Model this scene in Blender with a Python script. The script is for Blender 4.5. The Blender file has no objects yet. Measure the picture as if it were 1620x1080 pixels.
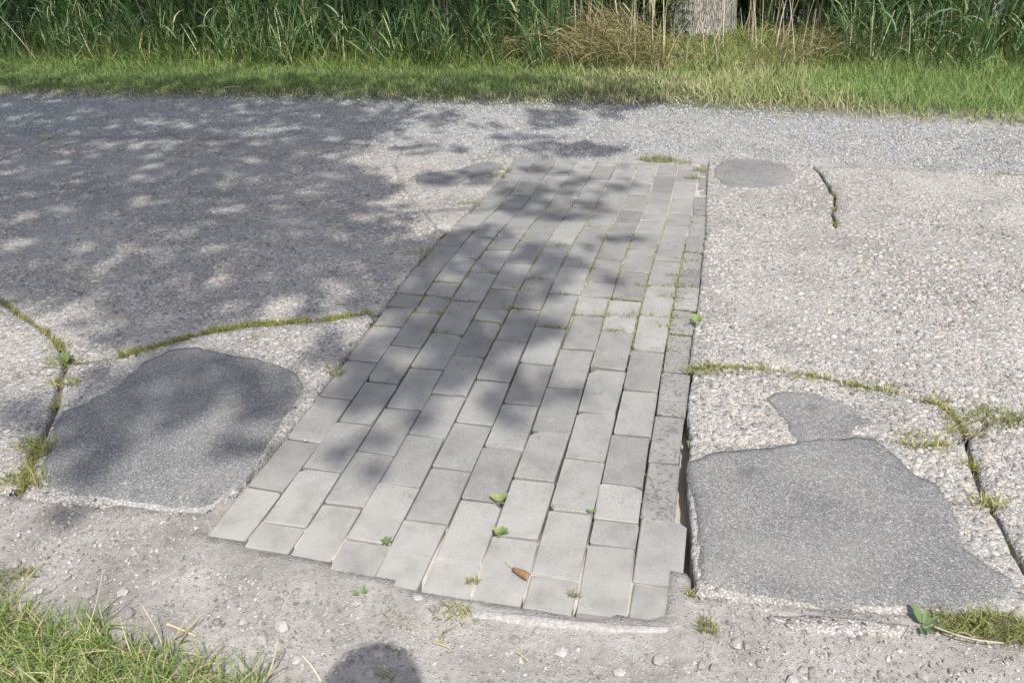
import bpy, math, random
import numpy as np
from mathutils import Vector, Matrix
from mathutils.geometry import delaunay_2d_cdt

random.seed(7)
rng = np.random.default_rng(11)
scn = bpy.context.scene
C = scn.collection
R = math.radians

# ------------------------------------------------------------------ camera
FPX, PITCH, ROLL, YAW = 1327.65, 0.510557, -0.0430334, -0.2625524
CAM = np.array([1.03264, -1.5, 1.245573])
cr, sr = math.cos(ROLL), math.sin(ROLL)
cp, sp = math.cos(PITCH), math.sin(PITCH)
cy, sy = math.cos(YAW), math.sin(YAW)
right0 = Vector((cy, -sy, 0)); fh = Vector((sy, cy, 0)); zz = Vector((0, 0, 1))
up0 = sp * fh + cp * zz; fwd0 = cp * fh - sp * zz
camx = cr * right0 + sr * up0; camy = -sr * right0 + cr * up0; camz = -fwd0
cd = bpy.data.cameras.new('camera'); cam = bpy.data.objects.new('view_camera', cd); C.objects.link(cam)
M = Matrix((camx, camy, camz)).transposed().to_4x4(); M.translation = Vector(CAM)
cam.matrix_world = M
cd.sensor_width = 36; cd.lens = FPX / 1620 * 36; cd.clip_start = 0.02; cd.clip_end = 2000
scn.camera = cam

# ------------------------------------------------------------------ light
SUN = np.array([-0.26596, 0.50376, -0.82188]); SUN /= np.linalg.norm(SUN)   # direction the light travels
EL = math.asin(-SUN[2]); AZ = math.atan2(-SUN[0], -SUN[1])
wd = bpy.data.worlds.new('World'); scn.world = wd; wd.use_nodes = True
wn = wd.node_tree; bg = wn.nodes['Background']
sky = wn.nodes.new('ShaderNodeTexSky'); sky.sky_type = 'NISHITA'; sky.sun_disc = False
sky.dust_density = 3; sky.ozone_density = .6; sky.sun_elevation = EL; sky.sun_rotation = AZ
wn.links.new(sky.outputs[0], bg.inputs[0]); bg.inputs[1].default_value = 0.15
sl = bpy.data.lights.new('sun', 'SUN'); sl.energy = 3.4; sl.angle = R(0.53); sl.color = (1, 0.97, 0.915)
so = bpy.data.objects.new('sun', sl); C.objects.link(so)
so.rotation_euler = Vector(SUN).to_track_quat('-Z', 'Y').to_euler(); so.location = (3, -6, 10)
scn.view_settings.view_transform = 'Standard'; scn.view_settings.look = 'None'
scn.view_settings.gamma = 1; scn.view_settings.use_curve_mapping = False
scn.view_settings.exposure = 0.70

# ------------------------------------------------------------------ road profile and picture-to-ground mapping
KN = np.arange(-.5, 2.76, .25)
KZ = np.array([0, 0, 0, 0, .0102, .0196, .03, .026, .0114, -.0156, -.0313, -.0388, -.043, -.046])
def H(Y):
    Y = np.asarray(Y, float)
    t = np.clip((Y - KN[0]) / .25, 0, len(KN) - 1.001); i = t.astype(int); a = t - i
    zp = np.concatenate([[KZ[0]], KZ, [KZ[-1]]])
    p0, p1, p2, p3 = zp[i], zp[i + 1], zp[i + 2], zp[i + 3]
    return p1 + .5 * a * (p2 - p0 + a * (2 * p0 - 5 * p1 + 4 * p2 - p3 + a * (3 * (p1 - p2) + p3 - p0)))
def G(pts):
    a = np.atleast_2d(np.asarray(pts, float)); x = (a[:, 0] - 810) / FPX; y = -(a[:, 1] - 540) / FPX
    x, y = cr * x - sr * y, sr * x + cr * y
    fw = cp + sp * y; up = cp * y - sp
    rx = cy * x + sy * fw; ry = -sy * x + cy * fw
    t = CAM[2] / (-up)
    for _ in range(8): t = (CAM[2] - H(CAM[1] + ry * t)) / (-up)
    return np.c_[CAM[0] + rx * t, CAM[1] + ry * t]
def PIX(P):
    d = np.asarray(P, float) - CAM
    x = d @ np.array(camx); y = d @ np.array(camy); z = -(d @ np.array(camz))
    return 810 + FPX * x / z, 540 - FPX * y / z
def hashn(i, j, s=0):
    v = np.sin(i * 127.1 + j * 311.7 + s * 74.7) * 43758.5453
    return v - np.floor(v)
def vnoise(x, y, s=0):
    xi, yi = np.floor(x), np.floor(y); fx, fy = x - xi, y - yi
    fx = fx * fx * (3 - 2 * fx); fy = fy * fy * (3 - 2 * fy)
    a = hashn(xi, yi, s); b = hashn(xi + 1, yi, s); c = hashn(xi, yi + 1, s); d = hashn(xi + 1, yi + 1, s)
    return (a * (1 - fx) + b * fx) * (1 - fy) + (c * (1 - fx) + d * fx) * fy
def fbm(x, y, s=0, o=3):
    v = 0; a = .5; t = 0
    for k in range(o): v = v + a * vnoise(x, y, s + k); t += a; a *= .5; x = x * 2.03; y = y * 2.03
    return v / t

# ------------------------------------------------------------------ object helpers
def tag(o, label=None, cat=None, group=None, kind=None):
    if label: o['label'] = label
    if cat: o['category'] = cat
    if group: o['group'] = group
    if kind: o['kind'] = kind
    return o
def empty(name, loc=(0, 0, 0)):
    o = bpy.data.objects.new(name, None); C.objects.link(o); o.location = loc; o.empty_display_size = .05; return o
def link(name, me, parent=None, loc=None):
    o = bpy.data.objects.new(name, me); C.objects.link(o)
    if parent is not None: o.parent = parent
    if loc is not None: o.location = loc
    return o
def mesh(name, V, F, mat, smooth=False, attrs=None):
    """F: (n,k) array or list of such arrays"""
    if not isinstance(F, list): F = [F]
    F = [np.asarray(f, np.int32) for f in F if len(f)]
    me = bpy.data.meshes.new(name); V = np.ascontiguousarray(V, np.float32)
    me.vertices.add(len(V)); me.vertices.foreach_set('co', V.ravel())
    nl = sum(f.size for f in F); npo = sum(len(f) for f in F)
    me.loops.add(nl); me.loops.foreach_set('vertex_index', np.concatenate([f.ravel() for f in F]))
    tot = np.concatenate([np.full(len(f), f.shape[1], np.int32) for f in F])
    st = np.concatenate([[0], np.cumsum(tot)[:-1]]).astype(np.int32)
    me.polygons.add(npo); me.polygons.foreach_set('loop_start', st); me.polygons.foreach_set('loop_total', tot)
    me.polygons.foreach_set('use_smooth', np.full(npo, smooth))
    for k, v in (attrs or {}).items():
        at = me.attributes.new(k, 'FLOAT', 'POINT'); at.data.foreach_set('value', np.asarray(v, np.float32))
    if mat is not None: me.materials.append(mat)
    me.update(calc_edges=True); me.validate()
    return me
def obj(name, V, F, mat, parent=None, smooth=False, attrs=None, loc=None):
    return link(name, mesh(name, V, F, mat, smooth, attrs), parent, loc)
def grid_faces(nx, ny):
    i = np.arange(nx * ny).reshape(ny, nx)
    return np.c_[i[:-1, :-1].ravel(), i[:-1, 1:].ravel(), i[1:, 1:].ravel(), i[1:, :-1].ravel()]
def joined(base, faces, pos, mats):
    n = len(pos); V = np.einsum('nij,vj->nvi', mats, base) + pos[:, None, :]
    F = (faces[None] + (np.arange(n) * len(base))[:, None, None]).reshape(-1, faces.shape[1])
    return V.reshape(-1, 3), F
def rotmats(n, sx, sy_, sz, tilt=.4):
    a = rng.uniform(0, 2 * np.pi, n); b = rng.normal(0, tilt, n); c = rng.normal(0, tilt, n)
    ca, sa, cb, sb, cc, sc = np.cos(a), np.sin(a), np.cos(b), np.sin(b), np.cos(c), np.sin(c)
    Z = np.zeros(n); O = np.ones(n)
    Rz = np.stack([np.stack([ca, -sa, Z], -1), np.stack([sa, ca, Z], -1), np.stack([Z, Z, O], -1)], 1)
    Rx = np.stack([np.stack([O, Z, Z], -1), np.stack([Z, cb, -sb], -1), np.stack([Z, sb, cb], -1)], 1)
    Ry = np.stack([np.stack([cc, Z, sc], -1), np.stack([Z, O, Z], -1), np.stack([-sc, Z, cc], -1)], 1)
    S = np.zeros((n, 3, 3)); S[:, 0, 0] = sx; S[:, 1, 1] = sy_; S[:, 2, 2] = sz
    return Rx @ Ry @ Rz @ S
def ico():
    t = (1 + 5 ** .5) / 2
    v = np.array([(-1, t, 0), (1, t, 0), (-1, -t, 0), (1, -t, 0), (0, -1, t), (0, 1, t), (0, -1, -t), (0, 1, -t), (t, 0, -1), (t, 0, 1), (-t, 0, -1), (-t, 0, 1)], float)
    v /= np.linalg.norm(v[0])
    f = np.array([(0, 11, 5), (0, 5, 1), (0, 1, 7), (0, 7, 10), (0, 10, 11), (1, 5, 9), (5, 11, 4), (11, 10, 2), (10, 7, 6), (7, 1, 8), (3, 9, 4), (3, 4, 2), (3, 2, 6), (3, 6, 8), (3, 8, 9), (4, 9, 5), (2, 4, 11), (6, 2, 10), (8, 6, 7), (9, 8, 1)])
    return v, f
def octa():
    v = np.array([(1, 0, .15), (0, 1, -.1), (-1, 0, .1), (0, -1, -.15), (.15, .1, 1), (-.1, .1, -1)], float); return v, np.array([(0, 1, 4), (1, 2, 4), (2, 3, 4), (3, 0, 4), (1, 0, 5), (2, 1, 5), (3, 2, 5), (0, 3, 5)])
def stones(pos, r, flat=.6, jit=.18, tilt=.4, tint=None, small=False):
    """joined stones from a few jittered icosahedra"""
    n = len(pos); bv, bf = octa() if small else ico(); nv_ = len(bv); Vs = []; Fs = []; T = []; off = 0
    r = np.broadcast_to(r, (n,)); tint = rng.random(n) if tint is None else tint
    for k in range(6):
        m = np.arange(n) % 6 == k
        if not m.any(): continue
        b = bv * (1 + rng.uniform(-jit, jit, (nv_, 1))); nn = m.sum()
        e = rng.uniform(.75, 1.3, nn)
        V, F = joined(b, bf, pos[m], rotmats(nn, r[m] * e, r[m] / e, r[m] * flat * rng.uniform(.75, 1.2, nn), tilt))
        Vs.append(V); Fs.append(F + off); off += len(V); T.append(np.repeat(tint[m], nv_))
    return np.concatenate(Vs), np.concatenate(Fs), np.concatenate(T)
def ribbons(P, az, e0, bend, L, W, segs=4, tint=None, roll=None, prof='grass', sway=None):
    """tapered curved blades: start P, azimuth az, starting elevation e0, total bend"""
    n = len(P); P = np.array(P, float); az = np.broadcast_to(az, (n,)).astype(float).copy()
    e0 = np.broadcast_to(e0, (n,)); bend = np.broadcast_to(bend, (n,)); L = np.broadcast_to(L, (n,)); W = np.broadcast_to(W, (n,))
    tint = rng.random(n) if tint is None else np.broadcast_to(tint, (n,))
    roll = rng.uniform(-.9, .9, n) if roll is None else np.broadcast_to(roll, (n,))
    sway = rng.normal(0, .25, n) if sway is None else sway
    V = np.zeros((n, segs + 1, 2, 3)); cur = P.copy()
    for s in range(segs + 1):
        t = s / segs
        if s:
            tm = (s - .5) / segs; e = e0 - bend * tm ** 1.3; a = az + sway * tm
            cur = cur + (L / segs)[:, None] * np.stack([np.cos(e) * np.cos(a), np.cos(e) * np.sin(a), np.sin(e)], -1)
        if prof == 'grass': w = (1 - t ** 1.6) * (.75 + .5 * t) + .06
        elif prof == 'reed': w = (.45 + 2.2 * t) * (1 - t) ** .8 / 1.12 + .04
        else: w = 1 - .6 * t
        a = az + sway * t; e = e0 - bend * t ** 1.3
        side = np.stack([-np.sin(a), np.cos(a), np.zeros(n)], -1)
        nor = np.stack([-np.sin(e) * np.cos(a), -np.sin(e) * np.sin(a), np.cos(e)], -1)
        d = np.cos(roll)[:, None] * side + np.sin(roll)[:, None] * nor
        V[:, s, 0] = cur - d * (W * w / 2)[:, None]; V[:, s, 1] = cur + d * (W * w / 2)[:, None]
    b = (np.arange(n) * (segs + 1) * 2)[:, None]; q = []
    for s in range(segs): q.append(b + np.array([[2 * s, 2 * s + 1, 2 * s + 3, 2 * s + 2]]))
    F = np.stack(q, 1).reshape(-1, 4)
    return V.reshape(-1, 3), F, np.repeat(tint, (segs + 1) * 2), np.tile(np.repeat(np.linspace(0, 1, segs + 1), 2), n)
class Bag:
    def __init__(s): s.V = []; s.F = []; s.T = []; s.U = []; s.n = 0
    def add(s, V, F, T, U): s.V.append(V); s.F.append(F + s.n); s.T.append(T); s.U.append(U); s.n += len(V)
    def make(s, name, mat, parent=None, loc=None):
        V = np.concatenate(s.V)
        if loc is not None: V = V - np.asarray(loc)
        return obj(name, V, np.concatenate(s.F), mat, parent, True, {'tint': np.concatenate(s.T), 'along': np.concatenate(s.U)}, loc)
def inside(P, poly):
    x, y = P[:, 0], P[:, 1]; r = np.zeros(len(P), bool); q = np.roll(poly, -1, 0)
    for (ax, ay), (bx, by) in zip(poly, q):
        c = (ay > y) != (by > y)
        with np.errstate(divide='ignore', invalid='ignore'): r ^= c & (x < (bx - ax) * (y - ay) / (by - ay) + ax)
    return r

# ------------------------------------------------------------------ materials
def newmat(name):
    m = bpy.data.materials.new(name); m.use_nodes = True; t = m.node_tree
    return m, t, t.nodes['Principled BSDF']
def nd(t, kind, **kw):
    n = t.nodes.new('ShaderNode' + kind)
    for k, v in kw.items():
        if k.startswith('i_'):
            key = k[2:]; n.inputs[int(key) if key.isdigit() else key.replace('_', ' ')].default_value = v
        else: setattr(n, k, v)
    return n
def ramp(t, src, stops, interp='LINEAR'):
    n = t.nodes.new('ShaderNodeValToRGB'); e = n.color_ramp.elements; n.color_ramp.interpolation = interp
    while len(e) > 1: e.remove(e[0])
    e[0].position = stops[0][0]; e[0].color = (*stops[0][1], 1) if not isinstance(stops[0][1], (int, float)) else (stops[0][1],) * 3 + (1,)
    for p, c in stops[1:]:
        x = e.new(p); x.color = (*c, 1) if not isinstance(c, (int, float)) else (c, c, c, 1)
    t.links.new(src, n.inputs[0]); return n.outputs[0]
def mixc(t, fac, a, b, mode='MIX'):
    n = t.nodes.new('ShaderNodeMix'); n.data_type = 'RGBA'; n.blend_type = mode
    for sock, v in ((n.inputs[0], fac), (n.inputs[6], a), (n.inputs[7], b)):
        if isinstance(v, (int, float)): sock.default_value = v if sock.type == 'VALUE' else (v, v, v, 1)
        elif isinstance(v, tuple): sock.default_value = (*v, 1)
        else: t.links.new(v, sock)
    return n.outputs[2]
def maths(t, op, a, b=None):
    n = t.nodes.new('ShaderNodeMath'); n.operation = op
    for s, v in ((n.inputs[0], a), (n.inputs[1], b)):
        if v is None: continue
        if isinstance(v, (int, float)): s.default_value = v
        else: t.links.new(v, s)
    return n.outputs[0]
def pos(t): return t.nodes.new('ShaderNodeNewGeometry').outputs['Position']
def noise(t, vec, scale, detail=4, rough=.55):
    n = nd(t, 'TexNoise', i_Scale=scale, i_Detail=detail, i_Roughness=rough); t.links.new(vec, n.inputs['Vector']); return n
def voro(t, vec, scale, feature='F1', rnd=1.0):
    n = nd(t, 'TexVoronoi', i_Scale=scale, i_Randomness=rnd, feature=feature); t.links.new(vec, n.inputs['Vector']); return n
def bump(t, h, strength, dist, prev=None):
    n = nd(t, 'Bump', i_Strength=strength, i_Distance=dist); t.links.new(h, n.inputs['Height'])
    if prev is not None: t.links.new(prev, n.inputs['Normal'])
    return n.outputs[0]
PEBBLE = [(0, (.11, .11, .11)), (.05, (.19, .18, .17)), (.3, (.265, .25, .23)), (.5, (.325, .305, .28)), (.66, (.375, .355, .325)), (.8, (.32, .28, .235)), (.9, (.385, .365, .337)), (.975, (.33, .27, .22)), (1, (.43, .41, .385))]
def mat_aggregate(name, matrix=(.37, .355, .335)):
    m, t, b = newmat(name); p = pos(t)
    w = noise(t, p, 30, 2); pw = t.nodes.new('ShaderNodeVectorMath'); pw.operation = 'MULTIPLY_ADD'
    t.links.new(w.outputs['Color'], pw.inputs[0]); pw.inputs[1].default_value = (.006,) * 3; t.links.new(p, pw.inputs[2]); p2 = pw.outputs[0]
    v1 = voro(t, p2, 75); v2 = voro(t, p2, 190)
    c1 = ramp(t, maths(t, 'FRACT', maths(t, 'MULTIPLY', sepx(t, v1.outputs['Color']), 1.0)), PEBBLE)
    c2 = ramp(t, sepx(t, v2.outputs['Color']), [(0, (.2, .19, .185)), (.35, (.36, .34, .32)), (.75, (.46, .44, .41)), (1, (.55, .53, .5))])
    big = ramp(t, v1.outputs['Distance'], [(.30, 1), (.46, 0)]); sel = maths(t, 'MULTIPLY', big, ramp(t, sepy(t, v1.outputs['Color']), [(.28, 0), (.36, 1)]))
    small = ramp(t, v2.outputs['Distance'], [(.38, 1), (.6, 0)])
    n1 = noise(t, p, 3.1, 5); n2 = noise(t, p, 420, 2)
    mc = mixc(t, n2.outputs[0], tuple(x * .78 for x in matrix), tuple(min(1, x * 1.2) for x in matrix))
    col = mixc(t, small, mc, c2); col = mixc(t, sel, col, c1)
    col = mixc(t, 1.0, col, ramp(t, v2.outputs['Distance'], [(.42, 1), (.66, .62)]), 'MULTIPLY')  # gaps between small stones darkened: crevice shade and dirt put into the colour
    rim = maths(t, 'MULTIPLY', ramp(t, v1.outputs['Distance'], [(.34, 0), (.42, 1), (.52, 0)]), ramp(t, sepy(t, v1.outputs['Color']), [(.28, 0), (.36, 1)])); col = mixc(t, maths(t, 'MULTIPLY', rim, .55), col, (.13, .12, .105))  # dark ring round the big pebbles, painted crevice shade as well as dirt
    nz = noise(t, p, 1.7, 4); dust = ramp(t, nz.outputs[0], [(.5, 0), (.68, .4)])          # worn, dusty zones where the stones are rubbed smooth
    col = mixc(t, dust, col, mixc(t, n2.outputs[0], tuple(x * .88 for x in matrix), tuple(x * 1.12 for x in matrix)))
    col = mixc(t, .9, col, ramp(t, n1.outputs[0], [(.3, .74), (.52, 1), (.72, 1.1)]), 'MULTIPLY')
    st = noise(t, p, 7.5, 5, .65); col = mixc(t, ramp(t, st.outputs[0], [(.60, 0), (.72, .55)]), col, (.17, .155, .135))
    hc_ = voro(t, noisevec(t, p, 1.3, .35), .9, 'DISTANCE_TO_EDGE'); col = mixc(t, ramp(t, hc_.outputs['Distance'], [(0, .75), (.0035, 0)]), col, (.10, .09, .075))
    t.links.new(col, b.inputs['Base Color']); b.inputs['Roughness'].default_value = .92; b.inputs['Specular IOR Level'].default_value = .25
    hh = maths(t, 'ADD', maths(t, 'MULTIPLY', sel, maths(t, 'SUBTRACT', .5, v1.outputs['Distance'])), maths(t, 'MULTIPLY', small, .16))
    hh = maths(t, 'ADD', maths(t, 'MULTIPLY', hh, maths(t, 'SUBTRACT', 1.0, dust)), maths(t, 'MULTIPLY', n2.outputs[0], .12))
    t.links.new(bump(t, hh, .8, .010), b.inputs['Normal'])
    return m
def noisevec(t, p, scale, amt):
    w = noise(t, p, scale * 6, 4); a = t.nodes.new('ShaderNodeVectorMath'); a.operation = 'MULTIPLY_ADD'
    t.links.new(w.outputs['Color'], a.inputs[0]); a.inputs[1].default_value = (amt,) * 3; t.links.new(p, a.inputs[2]); return a.outputs[0]
def sepx(t, c):
    n = t.nodes.new('ShaderNodeSeparateColor'); t.links.new(c, n.inputs[0]); return n.outputs[0]
def sepy(t, c):
    n = t.nodes.new('ShaderNodeSeparateColor'); t.links.new(c, n.inputs[0]); return n.outputs[1]
def mat_asphalt(name, lo=.145, hi=.28):
    m, t, b = newmat(name); p = pos(t)
    v = voro(t, p, 380); n1 = noise(t, p, 5, 5); n2 = noise(t, p, 700, 2)
    col = ramp(t, sepx(t, v.outputs['Color']), [(0, (lo * .8, lo * .79, lo * .78)), (.5, ((lo + hi) / 2, (lo + hi) / 2 * .99, (lo + hi) / 2 * .975)), (.9, (hi, hi * .99, hi * .97)), (.97, (.42, .41, .395)), (1, (.5, .49, .47))])
    vb = voro(t, p, 130); bigs = maths(t, 'MULTIPLY', ramp(t, vb.outputs['Distance'], [(.28, 1), (.45, 0)]), ramp(t, sepy(t, vb.outputs['Color']), [(.72, 0), (.78, .8)]))
    col = mixc(t, bigs, col, ramp(t, sepx(t, vb.outputs['Color']), [(0, (.13, .125, .12)), (.5, (.27, .26, .25)), (1, (.42, .405, .385))]))
    nd_ = noise(t, p, 2.6, 6, .65); col = mixc(t, ramp(t, nd_.outputs[0], [(.5, 0), (.72, .4)]), col, (.34, .325, .30))
    nst = noise(t, p, 11, 4); col = mixc(t, ramp(t, nst.outputs[0], [(.62, 0), (.74, .5)]), col, (.10, .097, .092))
    col = mixc(t, .8, col, ramp(t, n1.outputs[0], [(.3, .8), (.5, 1), (.7, (1.16, 1.13, 1.08))]), 'MULTIPLY')
    t.links.new(col, b.inputs['Base Color']); b.inputs['Roughness'].default_value = .92; b.inputs['Specular IOR Level'].default_value = .25
    hh = maths(t, 'ADD', maths(t, 'SUBTRACT', .6, v.outputs['Distance']), maths(t, 'MULTIPLY', n2.outputs[0], .4))
    t.links.new(bump(t, hh, .8, .004), b.inputs['Normal']); return m
def mat_paver(name, rough=False):
    m, t, b = newmat(name); p = pos(t); oi = t.nodes.new('ShaderNodeObjectInfo')
    tc = t.nodes.new('ShaderNodeTexCoord')
    mp = t.nodes.new('ShaderNodeVectorMath'); mp.operation = 'MULTIPLY_ADD'
    cx = t.nodes.new('ShaderNodeCombineXYZ')
    for i in range(3): t.links.new(maths(t, 'MULTIPLY', oi.outputs['Random'], 37.0 + 9 * i), cx.inputs[i])
    t.links.new(p, mp.inputs[0]); mp.inputs[1].default_value = (1, 1, 1); t.links.new(cx.outputs[0], mp.inputs[2]); q = mp.outputs[0]
    n1 = noise(t, q, 14, 5); n2 = noise(t, q, 520, 2); n3 = noise(t, p, 2.2, 4); v = voro(t, q, 330)
    base = ramp(t, oi.outputs['Random'], [(0, (.192, .187, .178)), (.3, (.220, .215, .205)), (.7, (.242, .237, .226)), (1, (.272, .266, .253))])
    col = mixc(t, .9, base, ramp(t, n1.outputs[0], [(.28, .80), (.5, 1), (.75, 1.12)]), 'MULTIPLY')
    col = mixc(t, .8, col, ramp(t, n2.outputs[0], [(.3, .72), (.5, 1), (.7, 1.22)]), 'MULTIPLY')
    col = mixc(t, .7, col, ramp(t, n3.outputs[0], [(.35, .9), (.6, (1.1, 1.09, 1.06))]), 'MULTIPLY')
    spk = ramp(t, sepx(t, v.outputs['Color']), [(.955, 0), (.965, 1)]); spk = maths(t, 'MULTIPLY', spk, ramp(t, v.outputs['Distance'], [(.25, 1), (.45, 0)]))
    col = mixc(t, maths(t, 'MULTIPLY', spk, .6), col, (.5, .49, .47))
    drk = ramp(t, sepy(t, v.outputs['Color']), [(.955, 0), (.965, 1)]); drk = maths(t, 'MULTIPLY', drk, ramp(t, v.outputs['Distance'], [(.3, .9), (.5, 0)]))
    col = mixc(t, drk, col, (.09, .09, .09))
    st = noise(t, q, 38, 3); col = mixc(t, maths(t, 'MULTIPLY', ramp(t, st.outputs[0], [(.62, 0), (.74, 1)]), .5), col, (.13, .125, .12))
    sg = noise(t, p, 5.5, 6, .7); col = mixc(t, ramp(t, sg.outputs[0], [(.56, 0), (.72, .38)]), col, (.15, .145, .138)); sw = noise(t, q, 21, 6, .75); col = mixc(t, ramp(t, sw.outputs[0], [(.6, 0), (.75, .4)]), col, (.42, .41, .385))
    # dust rubbed into the ends of the strip
    sx = t.nodes.new('ShaderNodeSeparateXYZ'); t.links.new(p, sx.inputs[0])
    mr = nd(t, 'MapRange', i_1=-.02, i_2=-.40); t.links.new(sx.outputs[1], mr.inputs[0])
    df = maths(t, 'MULTIPLY', mr.outputs[0], ramp(t, n1.outputs[0], [(.3, .25), (.62, .75)]))
    col = mixc(t, df, col, (.36, .345, .32))
    if rough:
        nr = noise(t, q, 95, 3, .7); pit = ramp(t, nr.outputs[0], [(.34, 1), (.44, 0)])
        col = mixc(t, maths(t, 'MULTIPLY', pit, .3), col, (.085, .085, .09))
    t.links.new(col, b.inputs['Base Color']); b.inputs['Roughness'].default_value = .92; b.inputs['Specular IOR Level'].default_value = .25
    hh = maths(t, 'ADD', maths(t, 'MULTIPLY', n2.outputs[0], .6), maths(t, 'MULTIPLY', n1.outputs[0], .8))
    nb = bump(t, hh, .45, .0022)
    if rough: nb = bump(t, maths(t, 'SUBTRACT', 1.0, pit), .8, .003, nb)
    t.links.new(nb, b.inputs['Normal']); return m
def mat_dirt():
    m, t, b = newmat('dirt'); p = pos(t)
    v = voro(t, p, 170); v2 = voro(t, p, 420); n1 = noise(t, p, 4.5, 6, .6); n2 = noise(t, p, 60, 4); n3 = noise(t, p, 600, 2)
    base = ramp(t, n1.outputs[0], [(.25, (.15, .138, .122)), (.42, (.23, .215, .195)), (.6, (.31, .293, .268)), (.8, (.37, .35, .325))])
    base = mixc(t, .75, base, ramp(t, n2.outputs[0], [(.3, .72), (.5, 1), (.7, 1.2)]), 'MULTIPLY')
    base = mixc(t, .6, base, ramp(t, n3.outputs[0], [(.3, .7), (.7, 1.25)]), 'MULTIPLY')
    gr = maths(t, 'MULTIPLY', ramp(t, v.outputs['Distance'], [(.3, 1), (.48, 0)]), ramp(t, sepy(t, v.outputs['Color']), [(.45, 0), (.55, 1)]))
    col = mixc(t, gr, base, ramp(t, sepx(t, v.outputs['Color']), [(0, (.18, .17, .16)), (.5, (.31, .295, .275)), (1, (.40, .385, .36))]))
    # greener soil under the verge and the reeds
    sx = t.nodes.new('ShaderNodeSeparateXYZ'); t.links.new(p, sx.inputs[0])
    mr = nd(t, 'MapRange', i_1=3.55, i_2=3.9); t.links.new(maths(t, 'ADD', sx.outputs[1], maths(t, 'MULTIPLY', n1.outputs[0], .2)), mr.inputs[0])
    col = mixc(t, mr.outputs[0], col, ramp(t, n2.outputs[0], [(.3, (.035, .045, .018)), (.55, (.075, .08, .035)), (.75, (.15, .125, .07))]))
    t.links.new(col, b.inputs['Base Color']); b.inputs['Roughness'].default_value = .93
    hh = maths(t, 'ADD', maths(t, 'MULTIPLY', gr, maths(t, 'SUBTRACT', .5, v.outputs['Distance'])), maths(t, 'MULTIPLY', n3.outputs[0], .25))
    hh = maths(t, 'ADD', hh, maths(t, 'MULTIPLY', n2.outputs[0], .6))
    t.links.new(bump(t, hh, .8, .007), b.inputs['Normal']); return m
def mat_sand():
    m, t, b = newmat('joint_sand'); p = pos(t); n1 = noise(t, p, 9, 4); n2 = noise(t, p, 300, 3)
    sx = t.nodes.new('ShaderNodeSeparateXYZ'); t.links.new(p, sx.inputs[0])
    base = mixc(t, n2.outputs[0], (.27, .245, .21), (.52, .485, .43))
    y = sx.outputs[1]; a = nd(t, 'MapRange', i_1=.45, i_2=.8); t.links.new(y, a.inputs[0]); c = nd(t, 'MapRange', i_1=2.1, i_2=1.5); t.links.new(y, c.inputs[0])
    ms = maths(t, 'MULTIPLY', maths(t, 'MULTIPLY', a.outputs[0], c.outputs[0]), ramp(t, n1.outputs[0], [(.42, 0), (.54, 1)]))
    col = mixc(t, maths(t, 'MULTIPLY', ms, .8), base, mixc(t, n2.outputs[0], (.13, .14, .04), (.34, .34, .12)))
    t.links.new(col, b.inputs['Base Color']); b.inputs['Roughness'].default_value = .95
    t.links.new(bump(t, n2.outputs[0], .8, .003), b.inputs['Normal']); return m
def mat_tint(name, stops, rough=.8, base_stops=None, trans=0, spec=.3, bumpy=0):
    m, t, b = newmat(name); a = nd(t, 'Attribute', attribute_name='tint')
    col = ramp(t, a.outputs['Fac'], stops)
    if base_stops is not None:
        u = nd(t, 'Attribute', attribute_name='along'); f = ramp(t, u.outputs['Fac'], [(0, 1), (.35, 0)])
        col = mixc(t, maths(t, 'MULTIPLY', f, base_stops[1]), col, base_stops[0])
    if bumpy:
        n = noise(t, pos(t), 260, 3); col = mixc(t, .7, col, ramp(t, n.outputs[0], [(.3, .7), (.7, 1.25)]), 'MULTIPLY')
        t.links.new(bump(t, n.outputs[0], .7, bumpy), b.inputs['Normal'])
    t.links.new(col, b.inputs['Base Color']); b.inputs['Roughness'].default_value = rough; b.inputs['Specular IOR Level'].default_value = spec
    if trans:
        tr = t.nodes.new('ShaderNodeBsdfTranslucent'); t.links.new(mixc(t, .5, col, (.9, 1, .35), 'MULTIPLY'), tr.inputs[0])
        mx = t.nodes.new('ShaderNodeMixShader'); mx.inputs[0].default_value = trans
        out = t.nodes['Material Output']; t.links.new(b.outputs[0], mx.inputs[1]); t.links.new(tr.outputs[0], mx.inputs[2]); t.links.new(mx.outputs[0], out.inputs[0])
    return m
def mat_plain(name, col, rough=.7, scale=60, amp=.25, bd=.002):
    m, t, b = newmat(name); n = noise(t, pos(t), scale, 4)
    t.links.new(mixc(t, 1.0, tuple(col), ramp(t, n.outputs[0], [(.3, 1 - amp), (.7, 1 + amp)]), 'MULTIPLY'), b.inputs['Base Color'])
    b.inputs['Roughness'].default_value = rough; t.links.new(bump(t, n.outputs[0], .5, bd), b.inputs['Normal']); return m
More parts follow.
